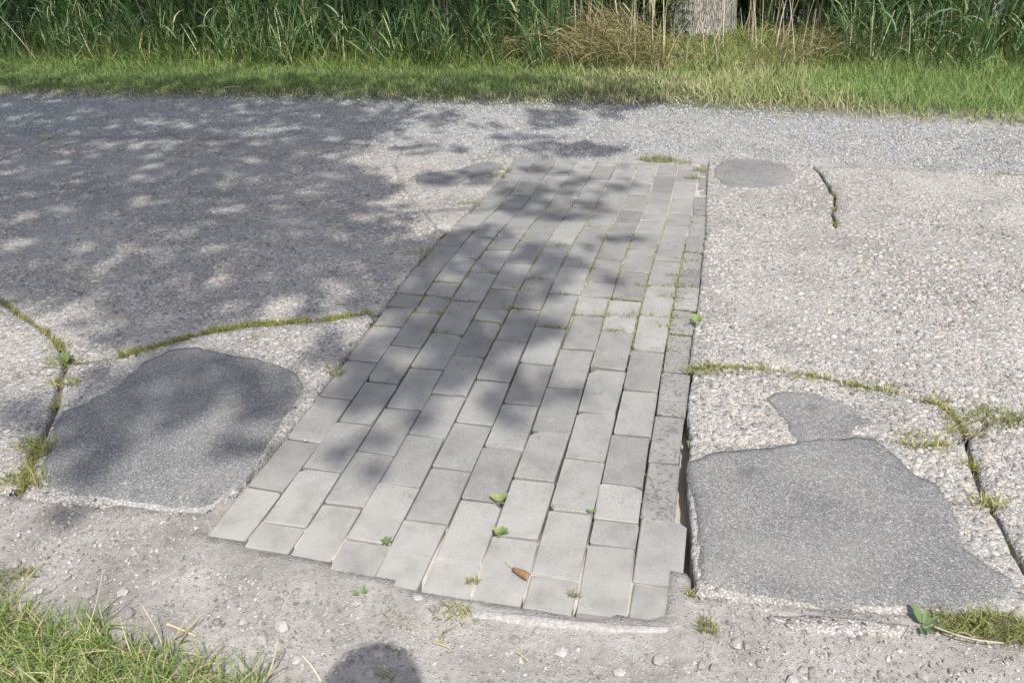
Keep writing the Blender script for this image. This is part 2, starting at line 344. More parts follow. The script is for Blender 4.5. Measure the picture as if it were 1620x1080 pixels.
def mat_bark():
    m, t, b = newmat('bark'); p = pos(t)
    mp = t.nodes.new('ShaderNodeMapping'); mp.inputs['Scale'].default_value = (1, 1, .13); t.links.new(p, mp.inputs[0])
    v = voro(t, noisevec(t, mp.outputs[0], 4, .03), 75, 'DISTANCE_TO_EDGE'); n = noise(t, mp.outputs[0], 30, 5); n2 = noise(t, p, 220, 3)
    f = ramp(t, v.outputs['Distance'], [(0, 0), (.13, 1)])
    col = mixc(t, f, (.20, .185, .16), ramp(t, n.outputs[0], [(.3, (.24, .22, .19)), (.55, (.37, .345, .30)), (.75, (.48, .46, .42))]))
    col = mixc(t, .5, col, ramp(t, n2.outputs[0], [(.3, .75), (.7, 1.2)]), 'MULTIPLY')
    t.links.new(col, b.inputs['Base Color']); b.inputs['Roughness'].default_value = .9
    hh = maths(t, 'ADD', f, maths(t, 'MULTIPLY', n.outputs[0], .5)); t.links.new(bump(t, hh, .9, .012), b.inputs['Normal']); return m

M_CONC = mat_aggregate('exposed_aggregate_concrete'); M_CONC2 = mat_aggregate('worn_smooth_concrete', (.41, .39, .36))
M_ASPH = mat_asphalt('grey_asphalt'); M_PAVE = mat_paver('concrete_paver'); M_PAVR = mat_paver('pitted_paver', True)
M_DIRT = mat_dirt(); M_SAND = mat_sand()
M_PEB = mat_tint('pebbles', PEBBLE, .75, bumpy=.0015)
M_GRAV = mat_tint('crushed_gravel', [(0, (.18, .185, .19)), (.4, (.27, .277, .284)), (.75, (.335, .343, .35)), (.93, (.40, .407, .41)), (1, (.34, .31, .27))], .8, bumpy=.002)
M_CHIP = mat_tint('dirt_chippings', [(0, (.16, .15, .14)), (.35, (.29, .27, .25)), (.7, (.40, .38, .36)), (.92, (.40, .385, .365)), (.985, (.36, .29, .23)), (1, (.45, .435, .415))], .8, bumpy=.002)
GREEN = [(0, (.035, .075, .016)), (.35, (.06, .12, .022)), (.62, (.095, .16, .033)), (.8, (.15, .20, .05)), (.9, (.32, .29, .13)), (1, (.48, .41, .24))]
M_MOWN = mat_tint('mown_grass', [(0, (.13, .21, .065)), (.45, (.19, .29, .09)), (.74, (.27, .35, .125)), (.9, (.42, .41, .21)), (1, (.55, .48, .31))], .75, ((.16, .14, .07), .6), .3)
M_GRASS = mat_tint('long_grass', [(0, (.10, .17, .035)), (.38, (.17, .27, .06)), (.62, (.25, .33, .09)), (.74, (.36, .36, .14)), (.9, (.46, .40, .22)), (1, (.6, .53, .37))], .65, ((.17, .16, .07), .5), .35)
M_REED = mat_tint('reed_leaves', [(0, (.032, .075, .03)), (.35, (.06, .12, .042)), (.68, (.105, .18, .06)), (.88, (.19, .27, .095)), (1, (.40, .36, .21))], .5, ((.14, .15, .06), .4), .3, .4)
M_DRY = mat_tint('dry_straw', [(0, (.36, .28, .17)), (.5, (.50, .42, .28)), (1, (.66, .59, .45))], .7, trans=.15)
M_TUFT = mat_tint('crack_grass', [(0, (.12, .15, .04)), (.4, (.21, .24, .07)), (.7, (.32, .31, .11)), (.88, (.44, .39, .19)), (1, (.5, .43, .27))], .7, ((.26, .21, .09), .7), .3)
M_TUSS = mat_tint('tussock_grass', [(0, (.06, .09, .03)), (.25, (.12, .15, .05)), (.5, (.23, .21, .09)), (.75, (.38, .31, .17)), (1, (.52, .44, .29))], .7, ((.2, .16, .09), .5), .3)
M_LEAF = mat_tint('tree_leaves', [(0, (.03, .07, .015)), (.6, (.06, .11, .025)), (1, (.10, .15, .035))], .5, trans=.25)
M_WEED = mat_tint('weed_leaves', [(0, (.10, .15, .065)), (.6, (.17, .23, .085)), (1, (.25, .29, .11))], .6, trans=.2)
M_BARK = mat_bark()
M_MORT = mat_plain('pale_mortar', (.315, .30, .28), .95, 160, .3, .0012)
M_BROWN = mat_plain('brown_leaf', (.23, .125, .06), .6, 200, .45, .0008)
M_STEMG = mat_plain('leaf_stalk', (.42, .33, .15), .7, 200, .2, .0004)

# ------------------------------------------------------------------ ground sheet
NEAR_X = [-30, -.75, -.43, -.03, .0, .4, .6, 1.0, 1.035, 1.04, 1.3, 1.64, 3, 30]; NEAR_Y = [-.30, -.295, -.291, -.262, -.330, -.368, -.395, -.375, -.372, -.283, -.262, -.21, -.15, -.15]
FAR_X = [-30, -3.5, -2.87, -2.0, -1.05, -.66, -.06, 0, 1.0, 1.45, 1.91, 2.4, 30]; FAR_Y = [2.72, 2.70, 2.69, 2.735, 2.765, 2.72, 2.62, 2.60, 2.64, 2.67, 2.647, 2.61, 2.6]
GE_X = [-30, -4.1, -2.14, -.35, .6, 1.56, 2.56, 30]; GE_Y = [3.6, 3.62, 3.72, 3.74, 3.80, 3.62, 3.45, 3.3]
def sstep(a, b, x): t = np.clip((x - a) / (b - a), 0, 1); return t * t * (3 - 2 * t)
def ground_z(X, Y):
    b = H(Y); n = fbm(X * 9, Y * 9, 3) - .5; nb = fbm(X * 1.3, Y * 1.3, 9) - .5
    nr = np.interp(X, NEAR_X, NEAR_Y); fr = np.interp(X, FAR_X, FAR_Y); ge = np.interp(X, GE_X, GE_Y)
    fine = fbm(X * 45, Y * 45, 21, 2) - .5
    z = b + .012 * n * (.35 + .65 * sstep(.0, .15, np.abs(Y - nr))) + .02 * nb * sstep(.02, .3, nr - Y) + .005 * fine - .002
    z = z + .0085 * ((X > -.03) & (X < 1.04)) * sstep(-.5, -.38, Y) * (Y < 0)
    inn = (Y > nr + .02) & (Y < fr - .035) & ~((X > -.09) & (X < -.004) & (Y < -.12)) & ~((X > 1.0) & (X < 1.05) & (Y < -.2))
    z = np.where(inn, b - .06, z)
    z = z + .045 * sstep(ge - .06, ge + .22, Y) + .04 * nb * sstep(ge, ge + .5, Y)
    z = z + .07 * np.exp(-(((X - .75) / .95) ** 2 + ((Y - 5.3) / .55) ** 2))       # mound round the tree foot
    z = z - .75 * sstep(6.6, 8.2, Y) + .75 * sstep(12.6, 14, Y)                     # ditch
    z = z - .10 * sstep(-.9, -3.5, Y) * 0
    return z
def axis(a, b, step, lo, hi):
    mid = np.arange(a, b + 1e-6, step); l = [a]; s = step
    while l[-1] > lo: s *= 1.35; l.append(l[-1] - s)
    h = [b]; s = step
    while h[-1] < hi: s *= 1.35; h.append(h[-1] + s)
    return np.concatenate([np.array(l[1:][::-1]), mid, np.array(h[1:])])
gx = np.concatenate([axis(-4.4, 3.2, .03, -420, 420)]); gy = np.concatenate([axis(-1.0, 4.4, .02, -420, 4.5)[:-1], axis(4.44, 8.6, .08, 4.44, 520)])
gy = np.unique(np.round(gy, 4)); XX, YY = np.meshgrid(gx, gy)
o = obj('ground', np.c_[XX.ravel(), YY.ravel(), ground_z(XX.ravel(), YY.ravel())], grid_faces(len(gx), len(gy)), M_DIRT, smooth=True)
tag(o, 'bare dirt and soil along the near edge, under the verge and beyond', 'ground', kind='structure')
m, t, b = newmat('ditch_water'); b.inputs['Base Color'].default_value = (.03, .035, .03, 1); b.inputs['Roughness'].default_value = .06
nn = noise(t, pos(t), 9, 3); t.links.new(bump(t, nn.outputs[0], .25, .02), b.inputs['Normal'])
wx = np.linspace(-60, 60, 61); wy = np.linspace(7.4, 13.4, 7); WX, WY = np.meshgrid(wx, wy)
o = obj('water', np.c_[WX.ravel(), WY.ravel(), np.full(WX.size, -.50)], grid_faces(61, 7), m)
tag(o, 'still ditch water glimpsed between the reeds', 'water', kind='structure')

# ------------------------------------------------------------------ concrete slabs and asphalt patches
def dens(poly, step):
    out = []; q = np.roll(poly, -1, 0)
    for a, b_ in zip(poly, q):
        n = max(1, int(np.linalg.norm(b_ - a) / step))
        for k in range(n): out.append(a + (b_ - a) * k / n)
    return np.array(out)
def normals(P):
    d = np.roll(P, -1, 0) - np.roll(P, 1, 0); d /= np.linalg.norm(d, axis=1)[:, None] + 1e-9
    a = np.sum(P[:, 0] * np.roll(P[:, 1], -1) - np.roll(P[:, 0], -1) * P[:, 1])
    n = np.c_[-d[:, 1], d[:, 0]]
    return n if a > 0 else -n
def plate(name, poly, mat, parent, top, thick, shrink, jit, edge, drop, gridstep=.05, step=.016, seed=0, extra=None):
    """a slab with its own thickness: irregular outline, rounded rim, top that follows the road"""
    P = dens(np.asarray(poly, float), step); N = normals(P)
    s = np.arange(len(P)) * .9; j = (fbm(P[:, 0] * 60 + seed, P[:, 1] * 60, seed, 2) - .5) * 2 * jit
    w = shrink * (.35 + 1.3 * fbm(P[:, 0] * 7, P[:, 1] * 7 + seed, seed + 5, 2))
    out = P + N * (w + j)[:, None]; inn = out + normals(out) * edge
    lo = inn.min(0); hi = inn.max(0)
    gxx, gyy = np.meshgrid(np.arange(lo[0], hi[0], gridstep), np.arange(lo[1], hi[1], gridstep)); Q = np.c_[gxx.ravel(), gyy.ravel()] + rng.uniform(-.2, .2, (gxx.size, 2)) * gridstep
    Q = Q[inside(Q, out + normals(out) * (edge + .02))]
    n = len(inn); vs = [Vector(p) for p in inn] + [Vector(p) for p in Q]
    v2, e2, f2, *_ = delaunay_2d_cdt(vs, [(i, (i + 1) % n) for i in range(n)], [], 1, 1e-6)
    v2 = np.array([tuple(v) for v in v2]); tri = np.array([f for f in f2 if len(f) == 3])
    # rim found as the boundary of the triangulation
    E = {}
    for f in tri:
        for a, b_ in ((f[0], f[1]), (f[1], f[2]), (f[2], f[0])): E[(a, b_)] = 1
    bd = [(a, b_) for a, b_ in E if (b_, a) not in E]
    zt = H(v2[:, 1]) + top + (fbm(v2[:, 0] * 5, v2[:, 1] * 5, seed + 31) - .5) * .006
    if extra is not None: zt = zt + extra(v2[:, 0], v2[:, 1])
    V = [np.c_[v2, zt]]; ids = sorted({a for a, _ in bd}); ix = {a: k for k, a in enumerate(ids)}; base = len(v2); m_ = len(ids)
    B0 = v2[ids]; nearest = np.argmin(((B0[:, None] - inn[None]) ** 2).sum(-1), 1); ov = out[nearest]; zr = zt[ids]
    V.append(np.c_[ov, zr - drop]); V.append(np.c_[ov, zr - thick]); F4 = []
    for a, b_ in bd:
        i, k = ix[a], ix[b_]; F4.append((b_, a, base + i, base + k)); F4.append((base + k, base + i, base + m_ + i, base + m_ + k))
    o = obj(name, np.concatenate(V), [tri, np.array(F4)], mat, parent, smooth=True)
    return o, out
road = empty('road', (0, 0, 0)); tag(road, 'old concrete slab road of exposed pebbles with cracks and asphalt patches', 'road', kind='structure')
px = lambda *p: G(p)
L1 = px((-160, 415), (-40, 455), (5, 478), (32, 500), (60, 515), (90, 540), (100, 560), (104, 578))
L2 = px((95, 610), (90, 640), (80, 668), (62, 705), (46, 745), (28, 790))
L3 = px((130, 575), (200, 564), (260, 548), (330, 528), (400, 517), (470, 512), (530, 507), (582, 498))
LD = px((92, 216), (48, 234), (0, 256), (-130, 318))
LE = px((640, 233), (627, 262), (640, 300), (668, 332), (692, 362))
sl_ = lambda ys: np.array([(.003 + .005 * math.sin(y * 9), y) for y in ys])
yE = float(LE[-1][1]); yL3 = float(L3[-1][1])
slabA = np.concatenate([LD[::-1], px((300, 222), (540, 228)), LE, sl_(np.linspace(yE - .02, yL3 + .05, 9)), L3[::-1], L1[::-1]])
slabB = np.concatenate([L1, L2, np.array([(-.8, -.30), (-2.2, -.30), (-2.2, .3)])])
slabC = np.concatenate([L3, sl_(np.linspace(yL3 - .05, -.20, 7)), np.array([(-.03, -.262)]), px((330, 815), (180, 803), (75, 797)), L2[::-1], L1[-1:]])
slabD = np.concatenate([LD, np.array([(-5.5, 1.2), (-5.5, 2.70)])])
slabE = np.concatenate([px((660, 236), (800, 248)), sl_(np.linspace(2.58, yE + .02, 7)), LE[::-1] - np.array([.007, .002])])
R1 = px((1092, 587), (1130, 581), (1200, 585), (1260, 593), (1320, 603), (1350, 612), (1400, 620), (1450, 632), (1482, 641), (1503, 655), (1520, 675), (1527, 697))
R2 = px((1531, 715), (1540, 745), (1546, 770), (1560, 800), (1580, 832), (1598, 870), (1622, 910), (1665, 970))
R3 = px((1090, 704), (1130, 703), (1170, 708), (1220, 702), (1262, 706), (1330, 699), (1390, 698), (1420, 703), (1460, 708), (1500, 705))
R5 = px((1560, 672), (1620, 662), (1700, 652))
RG = px((1124, 258), (1121, 307), (1120, 352), (1119, 380), (1114, 420), (1111, 457), (1107, 505), (1101, 540), (1094, 580))
slit = px((1284, 264), (1296, 276), (1304, 290), (1309, 296), (1312, 306), (1320, 312), (1318, 324), (1321, 330), (1314, 338), (1319, 348), (1321, 364), (1320, 348), (1316, 338), (1323, 331), (1320, 323), (1321, 311), (1314, 304), (1312, 296), (1306, 289), (1297, 275), (1285, 264))
RG = RG - np.array([.014, 0])
slabF = np.concatenate([RG, R1, R5, np.array([(3.4, 1.0), (3.4, 2.6)]), px((1620, 280), (1450, 271)), slit[::-1], px((1180, 258))])
slabG = np.concatenate([R1, R3[::-1], px((1084, 660))])
slabH = np.concatenate([px((1083, 735), (1084, 780), (1087, 820), (1091, 880), (1096, 945)), px((1180, 955), (1320, 966), (1500, 976), (1620, 980)), R2[::-1][0:], R1[-1:], R3[::-1]])
slabI = np.concatenate([R5[::-1], R1[-1:], R2, np.array([(1.9, -.2), (3.4, -.15), (3.4, .9)])])
SL = []
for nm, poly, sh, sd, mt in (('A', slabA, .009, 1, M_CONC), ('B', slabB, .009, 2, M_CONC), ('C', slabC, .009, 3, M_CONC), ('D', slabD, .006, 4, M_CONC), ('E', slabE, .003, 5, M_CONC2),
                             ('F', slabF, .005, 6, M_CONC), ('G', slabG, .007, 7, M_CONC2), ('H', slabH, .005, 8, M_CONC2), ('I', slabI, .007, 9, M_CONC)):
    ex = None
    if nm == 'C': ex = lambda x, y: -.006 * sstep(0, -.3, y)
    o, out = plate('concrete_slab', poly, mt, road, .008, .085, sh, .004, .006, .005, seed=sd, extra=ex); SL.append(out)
def soil_strip(poly, w, dz):
    d = np.gradient(poly, axis=0); d /= np.linalg.norm(d, axis=1)[:, None]; nn_ = np.c_[-d[:, 1], d[:, 0]]; dn = []
    for s_ in (-1, -.33, .33, 1): dn.append(np.c_[poly + nn_ * w * s_, H(poly[:, 1]) + dz])
    V = np.stack(dn, 1).reshape(-1, 3); o = obj('crack_soil', V, grid_faces(4, len(poly)), M_CSOIL, road, True); return o
def resamp(P, st=.02):
    d = np.r_[0, np.cumsum(np.linalg.norm(np.diff(P, axis=0), axis=1))]; s_ = np.arange(0, d[-1], st); return np.c_[np.interp(s_, d, P[:, 0]), np.interp(s_, d, P[:, 1])]
M_CSOIL = mat_plain('mossy_soil', (.12, .115, .055), .95, 70, .6, .004)
for P_, dz_ in ((np.concatenate([L1[-1:], L3]), -.004), (L1, -.006), (L2[:2], -.012), (L2[-3:], -.006), (R1, -.005), (LD, -.008), (R3, -.008), (slit[:10], -.012)): soil_strip(resamp(P_), .03, dz_)
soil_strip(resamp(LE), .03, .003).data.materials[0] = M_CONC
PATCH = [
 [(310, 552), (345, 562), (400, 570), (440, 578), (470, 595), (482, 610), (477, 630), (455, 657), (440, 685), (421, 715), (402, 745), (377, 775), (350, 795), (322, 808), (280, 804), (230, 800), (170, 795), (120, 786), (75, 768), (65, 745), (80, 715), (86, 680), (100, 655), (140, 640), (190, 605), (230, 575), (270, 558)],
 [(658, 292), (660, 280), (690, 275), (725, 270), (745, 262), (775, 258), (797, 263), (790, 272), (765, 280), (740, 287), (720, 297), (690, 303), (670, 300)],
 [(1130, 271), (1141, 259), (1165, 254), (1200, 255), (1235, 262), (1255, 275), (1258, 288), (1235, 297), (1200, 300), (1160, 299), (1140, 292), (1130, 282)],
 [(1212, 635), (1225, 625), (1250, 622), (1290, 628), (1330, 640), (1370, 655), (1390, 672), (1388, 697), (1330, 700), (1264, 703), (1250, 690), (1242, 670), (1226, 655)],
 [(1087, 735), (1130, 720), (1200, 712), (1256, 706), (1264, 700), (1300, 697), (1350, 695), (1388, 700), (1422, 730), (1450, 758), (1480, 768), (1500, 800), (1515, 830), (1522, 870), (1560, 898), (1600, 920), (1612, 945), (1590, 960), (1540, 966), (1500, 970), (1400, 962), (1320, 965), (1250, 954), (1180, 943), (1130, 934), (1108, 920), (1105, 890), (1105, 850), (1101, 820), (1096, 790), (1087, 762)]]
PLAB = ['large round asphalt patch in the left slab', 'narrow curved asphalt patch by the far left paver corner', 'oval asphalt patch by the far right paver corner', 'small asphalt patch above the big right one', 'biggest asphalt patch at the lower right']
PO = []
for i, p in enumerate(PATCH):
    o, out = plate('asphalt_patch', G(p), M_ASPH, road, .0108, .02, .001, .006, .016 if i in (0, 4) else .009, .0026, gridstep=.05, seed=40 + i, extra=(lambda x, y: -.006 * sstep(0, -.3, y)) if i == 0 else None)
    o['label'] = PLAB[i]; PO.append(out)
# loose broken corner of concrete at the left paver edge
bv, bf = ico()
def lump(name, p, r, sc, mat, parent=None, zoff=0, seed=0):
    rs = np.random.default_rng(seed); v = bv * (1 + rs.uniform(-.22, .22, (12, 1))) * r * np.array(sc); a = rs.uniform(0, 6.28)
    v = np.c_[v[:, 0] * math.cos(a) - v[:, 1] * math.sin(a), v[:, 0] * math.sin(a) + v[:, 1] * math.cos(a), v[:, 2]]
    g = G([p])[0] if len(p) == 2 else p
    z = float(H(g[1])) if len(p) == 2 else p[2]
    return obj(name, v, bf, mat, parent, False, {'tint': np.full(12, .1 + .5 * rs.random())}, (g[0], g[1], z + zoff))

# ------------------------------------------------------------------ paver strip
PC = {0: [-.0001, 0, .0023, .0012], 1: [-.0006, .0005, .0035, .0996], 2: [-.0014, .0077, -.0084, .2039], 3: [.001, -.0006, -.0009, .3063], 4: [-.0002, .0047, -.0061, .4101], 5: [-.0004, .0052, -.0078, .5125], 6: [-.0037, .0149, -.0114, .6145], 7: [-.0043, .017, -.0139, .717], 8: [-.0047, .0164, -.0121, .8197], 9: [-.0052, .021, -.0196, .92], 10: [-.0056, .0127, -.0085, .9959]}
JY = {1: [-.322, -.144, .054, .257, .447, .646, .77, .856, 1.06, 1.273, 1.471, 1.702, 1.914, 2.128, 2.349, 2.545, 2.629], 2: [-.334, -.247, -.052, .151, .35, .541, .746, .863, .958, 1.167, 1.378, 1.478, 1.602, 1.82, 2.032, 2.252, 2.446, 2.619], 3: [-.347, -.156, .041, .242, .438, .64, .84, 1.055, 1.269, 1.411, 1.491, 1.726, 1.919, 2.133, 2.346, 2.544, 2.621], 4: [-.362, -.264, -.067, .133, .323, .522, .726, .811, .938, 1.156, 1.381, 1.59, 1.796, 2.017, 2.222, 2.416, 2.6], 5: [-.376, -.177, .015, .208, .411, .617, .826, 1.036, 1.243, 1.473, 1.688, 1.892, 2.112, 2.305, 2.513, 2.602], 6: [-.382, -.276, -.081, .119, .318, .512, .721, .938, 1.152, 1.366, 1.587, 1.794, 2.007, 2.203, 2.417, 2.597], 7: [-.377, -.184, .01, .206, .408, .612, .816, .932, 1.038, 1.244, 1.46, 1.673, 1.886, 2.088, 2.294, 2.496, 2.599], 8: [-.375, -.279, -.078, .117, .316, .521, .727, .93, 1.14, 1.364, 1.558, 1.779, 1.985, 2.196, 2.404, 2.601], 9: [-.366, -.171, -.091, .033, .232, .43, .632, .84, 1.052, 1.262, 1.464, 1.665, 1.875, 2.101, 2.321, 2.51, 2.605], 10: [-.36, -.261, -.067, .141, .336, .537, .748, .894, 1.054, 1.205, 1.372, 1.544, 1.756, 1.853, 2.123, 2.43, 2.648]}
bx = np.arange(-.03, 1.0301, .012); by = np.arange(-.40, 2.70, .02); BX, BY = np.meshgrid(bx, by); BX = BX.ravel(); BY = BY.ravel()
off = np.interp(BY, [-.42, -.26, -.12, .1, .5, .75, 1.0, 1.6, 2.7], [-.004, -.006, -.022, -.040, -.036, -.012, -.009, -.0068, -.006]) + (fbm(BX * 40, BY * 40, 77, 2) - .5) * .003
off = np.where((BY < np.interp(BX, NEAR_X, NEAR_Y) + .03) | (BX < -.002), -.05, off)
off = np.where((BX > .985) & (BY > -.22), -.058, off)
strip = obj('paver_strip', np.c_[BX, BY, H(BY) + off], grid_faces(len(bx), len(by)), M_SAND, smooth=True)
tag(strip, 'strip of grey concrete pavers laid across the slab road, seen end on', 'paving', kind='structure')
def paver_mesh(w, l, cz, rs):
    ch = .0022; h = .07; x, y = w / 2, l / 2; c = .0012 + .002 * rs.random()
    def ring(i, z):
        a, b_ = x - i, y - i; k = c + .001
        pts = [(a, b_ - k), (a - k, b_), (-a + k, b_), (-a, b_ - k), (-a, -b_ + k), (-a + k, -b_), (a - k, -b_), (a, -b_ + k)]
        return [(p[0] + rs.normal(0, .0011), p[1] + rs.normal(0, .0013), z + rs.normal(0, .0005)) for p in pts]
    A = ring(ch, 0); Bq = ring(.0006, -ch); D = ring(.0012, -h)
    if rs.random() < .35:                                               # a chipped corner
        cn = int(rs.integers(0, 4)); q0, q1 = 2 * cn, 2 * cn + 1
        if cn % 2: q0, q1 = q1, q0                                      # q0 lies on the long side, q1 on the end
        s1, s2 = .005 + .013 * rs.random(), .005 + .012 * rs.random()
        for ring_, f, dz_ in ((A, 1, .0004), (Bq, .75, .004)):
            x_, y_, z_ = ring_[q0]; ring_[q0] = (x_, y_ - math.copysign(s1 * f, y_), z_ - dz_)
            x_, y_, z_ = ring_[q1]; ring_[q1] = (x_ - math.copysign(s2 * f, x_), y_, z_ - dz_)
    V = np.array(A + Bq + D); F4 = []
    for i in range(8):
        j = (i + 1) % 8; F4 += [(i, 8 + i, 8 + j, j), (8 + i, 16 + i, 16 + j, 8 + j)]
    return V, [np.array([list(range(8))]), np.array(F4)]
rs = np.random.default_rng(5); JOINTS = []
for k in range(1, 11):
    ys = JY[k]; dz_prev = 0
    for i in range(len(ys) - 1):
        y0, y1 = ys[i], ys[i + 1]; ym = (y0 + y1) / 2
        xl, xr = np.polyval(PC[k - 1], ym), np.polyval(PC[k], ym)
        if k == 10: xr = xr + .028 if i < 2 else xr
        gap = .0030 if ym < .6 else .0042
        if ym < -.2: gap = .0045
        w, l = xr - xl - gap, y1 - y0 - (gap + .0015 if ym < .6 else .0062)
        V, F = paver_mesh(w, l, 0, rs)
        me = mesh('paver', V, F, M_PAVR if (k == 10 and i >= 2) else M_PAVE)
        o = link('paver', me, strip)
        dz = rs.normal(0, .0017) + .0025 * (fbm(np.array([xl * 5.]), np.array([ym * 4.]), 2)[0] - .5) * 2
        if k == 10 and i >= 2: dz -= .003
        sl = (float(H(y1)) - float(H(y0))) / (y1 - y0)
        o.location = ((xl + xr) / 2 + rs.normal(0, .0007), ym, float(H(ym)) + dz)
        sk = np.polyval(np.polyder(PC[k]), ym)
        o.rotation_euler = (math.atan(sl) + rs.normal(0, .007), rs.normal(0, .008), -sk + rs.normal(0, .004))
        JOINTS.append((xl, xr, y0, y1))
JOINTS = np.array(JOINTS)
# pale mortar haunch and worn concrete foot along the near edge
plate('mortar_haunch', px((742, 962), (800, 970), (900, 983), (985, 991), (1062, 994), (1055, 1004), (960, 1003), (850, 993), (745, 981)), M_MORT, road, .009, .03, .001, .003, .005, .003, .03, seed=61)
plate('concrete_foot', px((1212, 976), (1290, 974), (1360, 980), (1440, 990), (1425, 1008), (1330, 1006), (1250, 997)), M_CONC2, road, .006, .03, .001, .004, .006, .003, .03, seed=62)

# ------------------------------------------------------------------ pebbles, gravel, chippings
def top_z(P): return H(P[:, 1]) + .008 + 0
n = 130000; q = np.c_[rng.uniform(-3.6, 2.9, n), rng.uniform(-.35, 2.75, n)]
u, v = PIX(np.c_[q, H(q[:, 1])]); ok = (u > -40) & (u < 1660) & (v > 200) & (v < 1020)
q = q[ok]; m = np.zeros(len(q), bool)
for s_ in SL: m |= inside(q, s_ + normals(s_) * .008)
for s_ in PO: m &= ~inside(q, s_ - normals(s_) * .004)
m &= rng.random(len(q)) < .45 + .55 * sstep(.66, .46, fbm(q[:, 0] * 1.9, q[:, 1] * 1.9, 17))
q = q[m]; r = .0026 + .0095 * rng.random(len(q)) ** 2.4
z = H(q[:, 1]) + .008 - .006 * ((q[:, 1] < 0) & (q[:, 0] < 0)) * sstep(0, -.3, q[:, 1]) - r * .18
V, F, T = stones(np.c_[q, z], r, .52, .12, .18)
o = obj('aggregate_pebbles', V, F, M_PEB, road, True, {'tint': T}); tag(o, kind='stuff')
def scatter_gravel(n, fx, fy, rmin, rmax, pw, keep=None, flat=.65, sink=.25):
    q = np.c_[rng.uniform(*fx, n), rng.uniform(*fy, n)]
    u, v = PIX(np.c_[q, H(q[:, 1])]); q = q[(u > -40) & (u < 1660) & (v < 1120)]
    if keep is not None: q = q[keep(q)]
    r = rmin + (rmax - rmin) * rng.random(len(q)) ** pw
    return np.c_[q, ground_z(q[:, 0], q[:, 1]) + r * (flat - sink) * .6], r
def kg(q):
    fr = np.interp(q[:, 0], FAR_X, FAR_Y); ge = np.interp(q[:, 0], GE_X, GE_Y)
    d = q[:, 1] - fr; edge = sstep(-.12, .22, d + .25 * (fbm(q[:, 0] * 3, q[:, 1] * 3, 6) - .5)); e2 = sstep(.10, -.12, q[:, 1] - ge)
    return rng.random(len(q)) < edge * (.12 + .88 * e2) * (q[:, 1] < ge + .12)
P, r = scatter_gravel(150000, (-4.4, 3.0), (2.5, 3.95), .0022, .0078, 2.3, kg)
V, F, T = stones(P, r, .7, .25, .7, small=True); o = obj('gravel_verge', V, F, M_GRAV, None, False, {'tint': T})
tag(o, 'blue grey crushed gravel between the slabs and the grass', 'gravel', kind='stuff')
def kn(q):
    nr = np.interp(q[:, 0], NEAR_X, NEAR_Y); d = nr - q[:, 1]
    f = fbm(q[:, 0] * 3.2, q[:, 1] * 3.2, 14); st = (q[:, 0] > -.02) & (q[:, 0] < 1.03) & (d < .06)
    return (d > -.01) & (rng.random(len(q)) < .25 + 1.1 * sstep(.35, .7, f)) & ~st
P, r = scatter_gravel(42000, (-.95, 2.0), (-.95, -.15), .0012, .0060, 3.2, kn)
V, F, T = stones(P, r, .65, .22, .5, rng.random(len(P)) * .72, small=True); o = obj('dirt_chippings', V, F, M_CHIP, None, False, {'tint': T})
tag(o, 'fine stone chippings strewn over the near dirt shoulder', 'chippings', kind='stuff')
STONES = [(565, 955, .011), (342, 983, .010), (415, 1012, .016), (447, 993, .017), (383, 983, .009), (470, 938, .011), (452, 940, .009), (440, 953, .012), (205, 970, .015), (142, 940, .014), (195, 938, .013), (105, 912, .012), (663, 950, .010), (685, 967, .009), (615, 948, .010), (815, 1013, .012), (888, 1032, .013), (980, 1063, .012), (1040, 1045, .012), (1165, 1018, .013), (1182, 1020, .010), (1125, 1030, .010), (1130, 1055, .010), (1202, 1048, .010), (1290, 1062, .013), (1255, 1075, .014), (1270, 1058, .010), (1460, 1070, .011), (585, 1063, .012), (600, 1033, .010), (548, 1034, .010), (636, 1033, .011), (470, 1043, .011), (850, 1000, .009), (25, 893, .013), (60, 935, .010), (300, 975, .009), (1110, 1052, .009), (1395, 1063, .008), (20, 828, .006)]
for i, (u, v, r) in enumerate(STONES):
    sc = (1.15, .85, .6); g = G([(u, v)])[0]
    o = lump('stone', (g[0], g[1], float(ground_z(np.array([g[0]]), np.array([g[1]]))[0])), r, sc, M_CHIP, None, r * .22, 100 + i)
    tag(o, 'small angular grey stone lying loose on the dirt at the near edge', 'stone', 'loose stones on the near dirt')
o = lump('brick_chip', (615, 941), .0055, (1, 1, .8), mat_plain('brick_red', (.40, .22, .17), .9), None, .002, 300); tag(o, 'tiny pinkish red brick chip just below the lowest pavers', 'brick chip')
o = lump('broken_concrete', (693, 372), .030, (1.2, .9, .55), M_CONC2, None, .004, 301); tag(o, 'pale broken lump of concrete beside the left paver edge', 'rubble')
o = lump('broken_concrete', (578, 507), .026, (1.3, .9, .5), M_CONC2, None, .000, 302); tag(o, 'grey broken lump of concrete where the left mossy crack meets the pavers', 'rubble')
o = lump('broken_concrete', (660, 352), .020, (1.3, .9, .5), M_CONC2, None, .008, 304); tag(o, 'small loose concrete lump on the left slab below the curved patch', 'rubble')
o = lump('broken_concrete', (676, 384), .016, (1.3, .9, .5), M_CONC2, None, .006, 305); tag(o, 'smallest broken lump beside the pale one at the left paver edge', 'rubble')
o = lump('pebble', (484, 699), .005, (1.5, 1, .7), M_MORT, None, .006, 303); tag(o, 'tiny white pebble lying on the leftmost paver column', 'pebble')

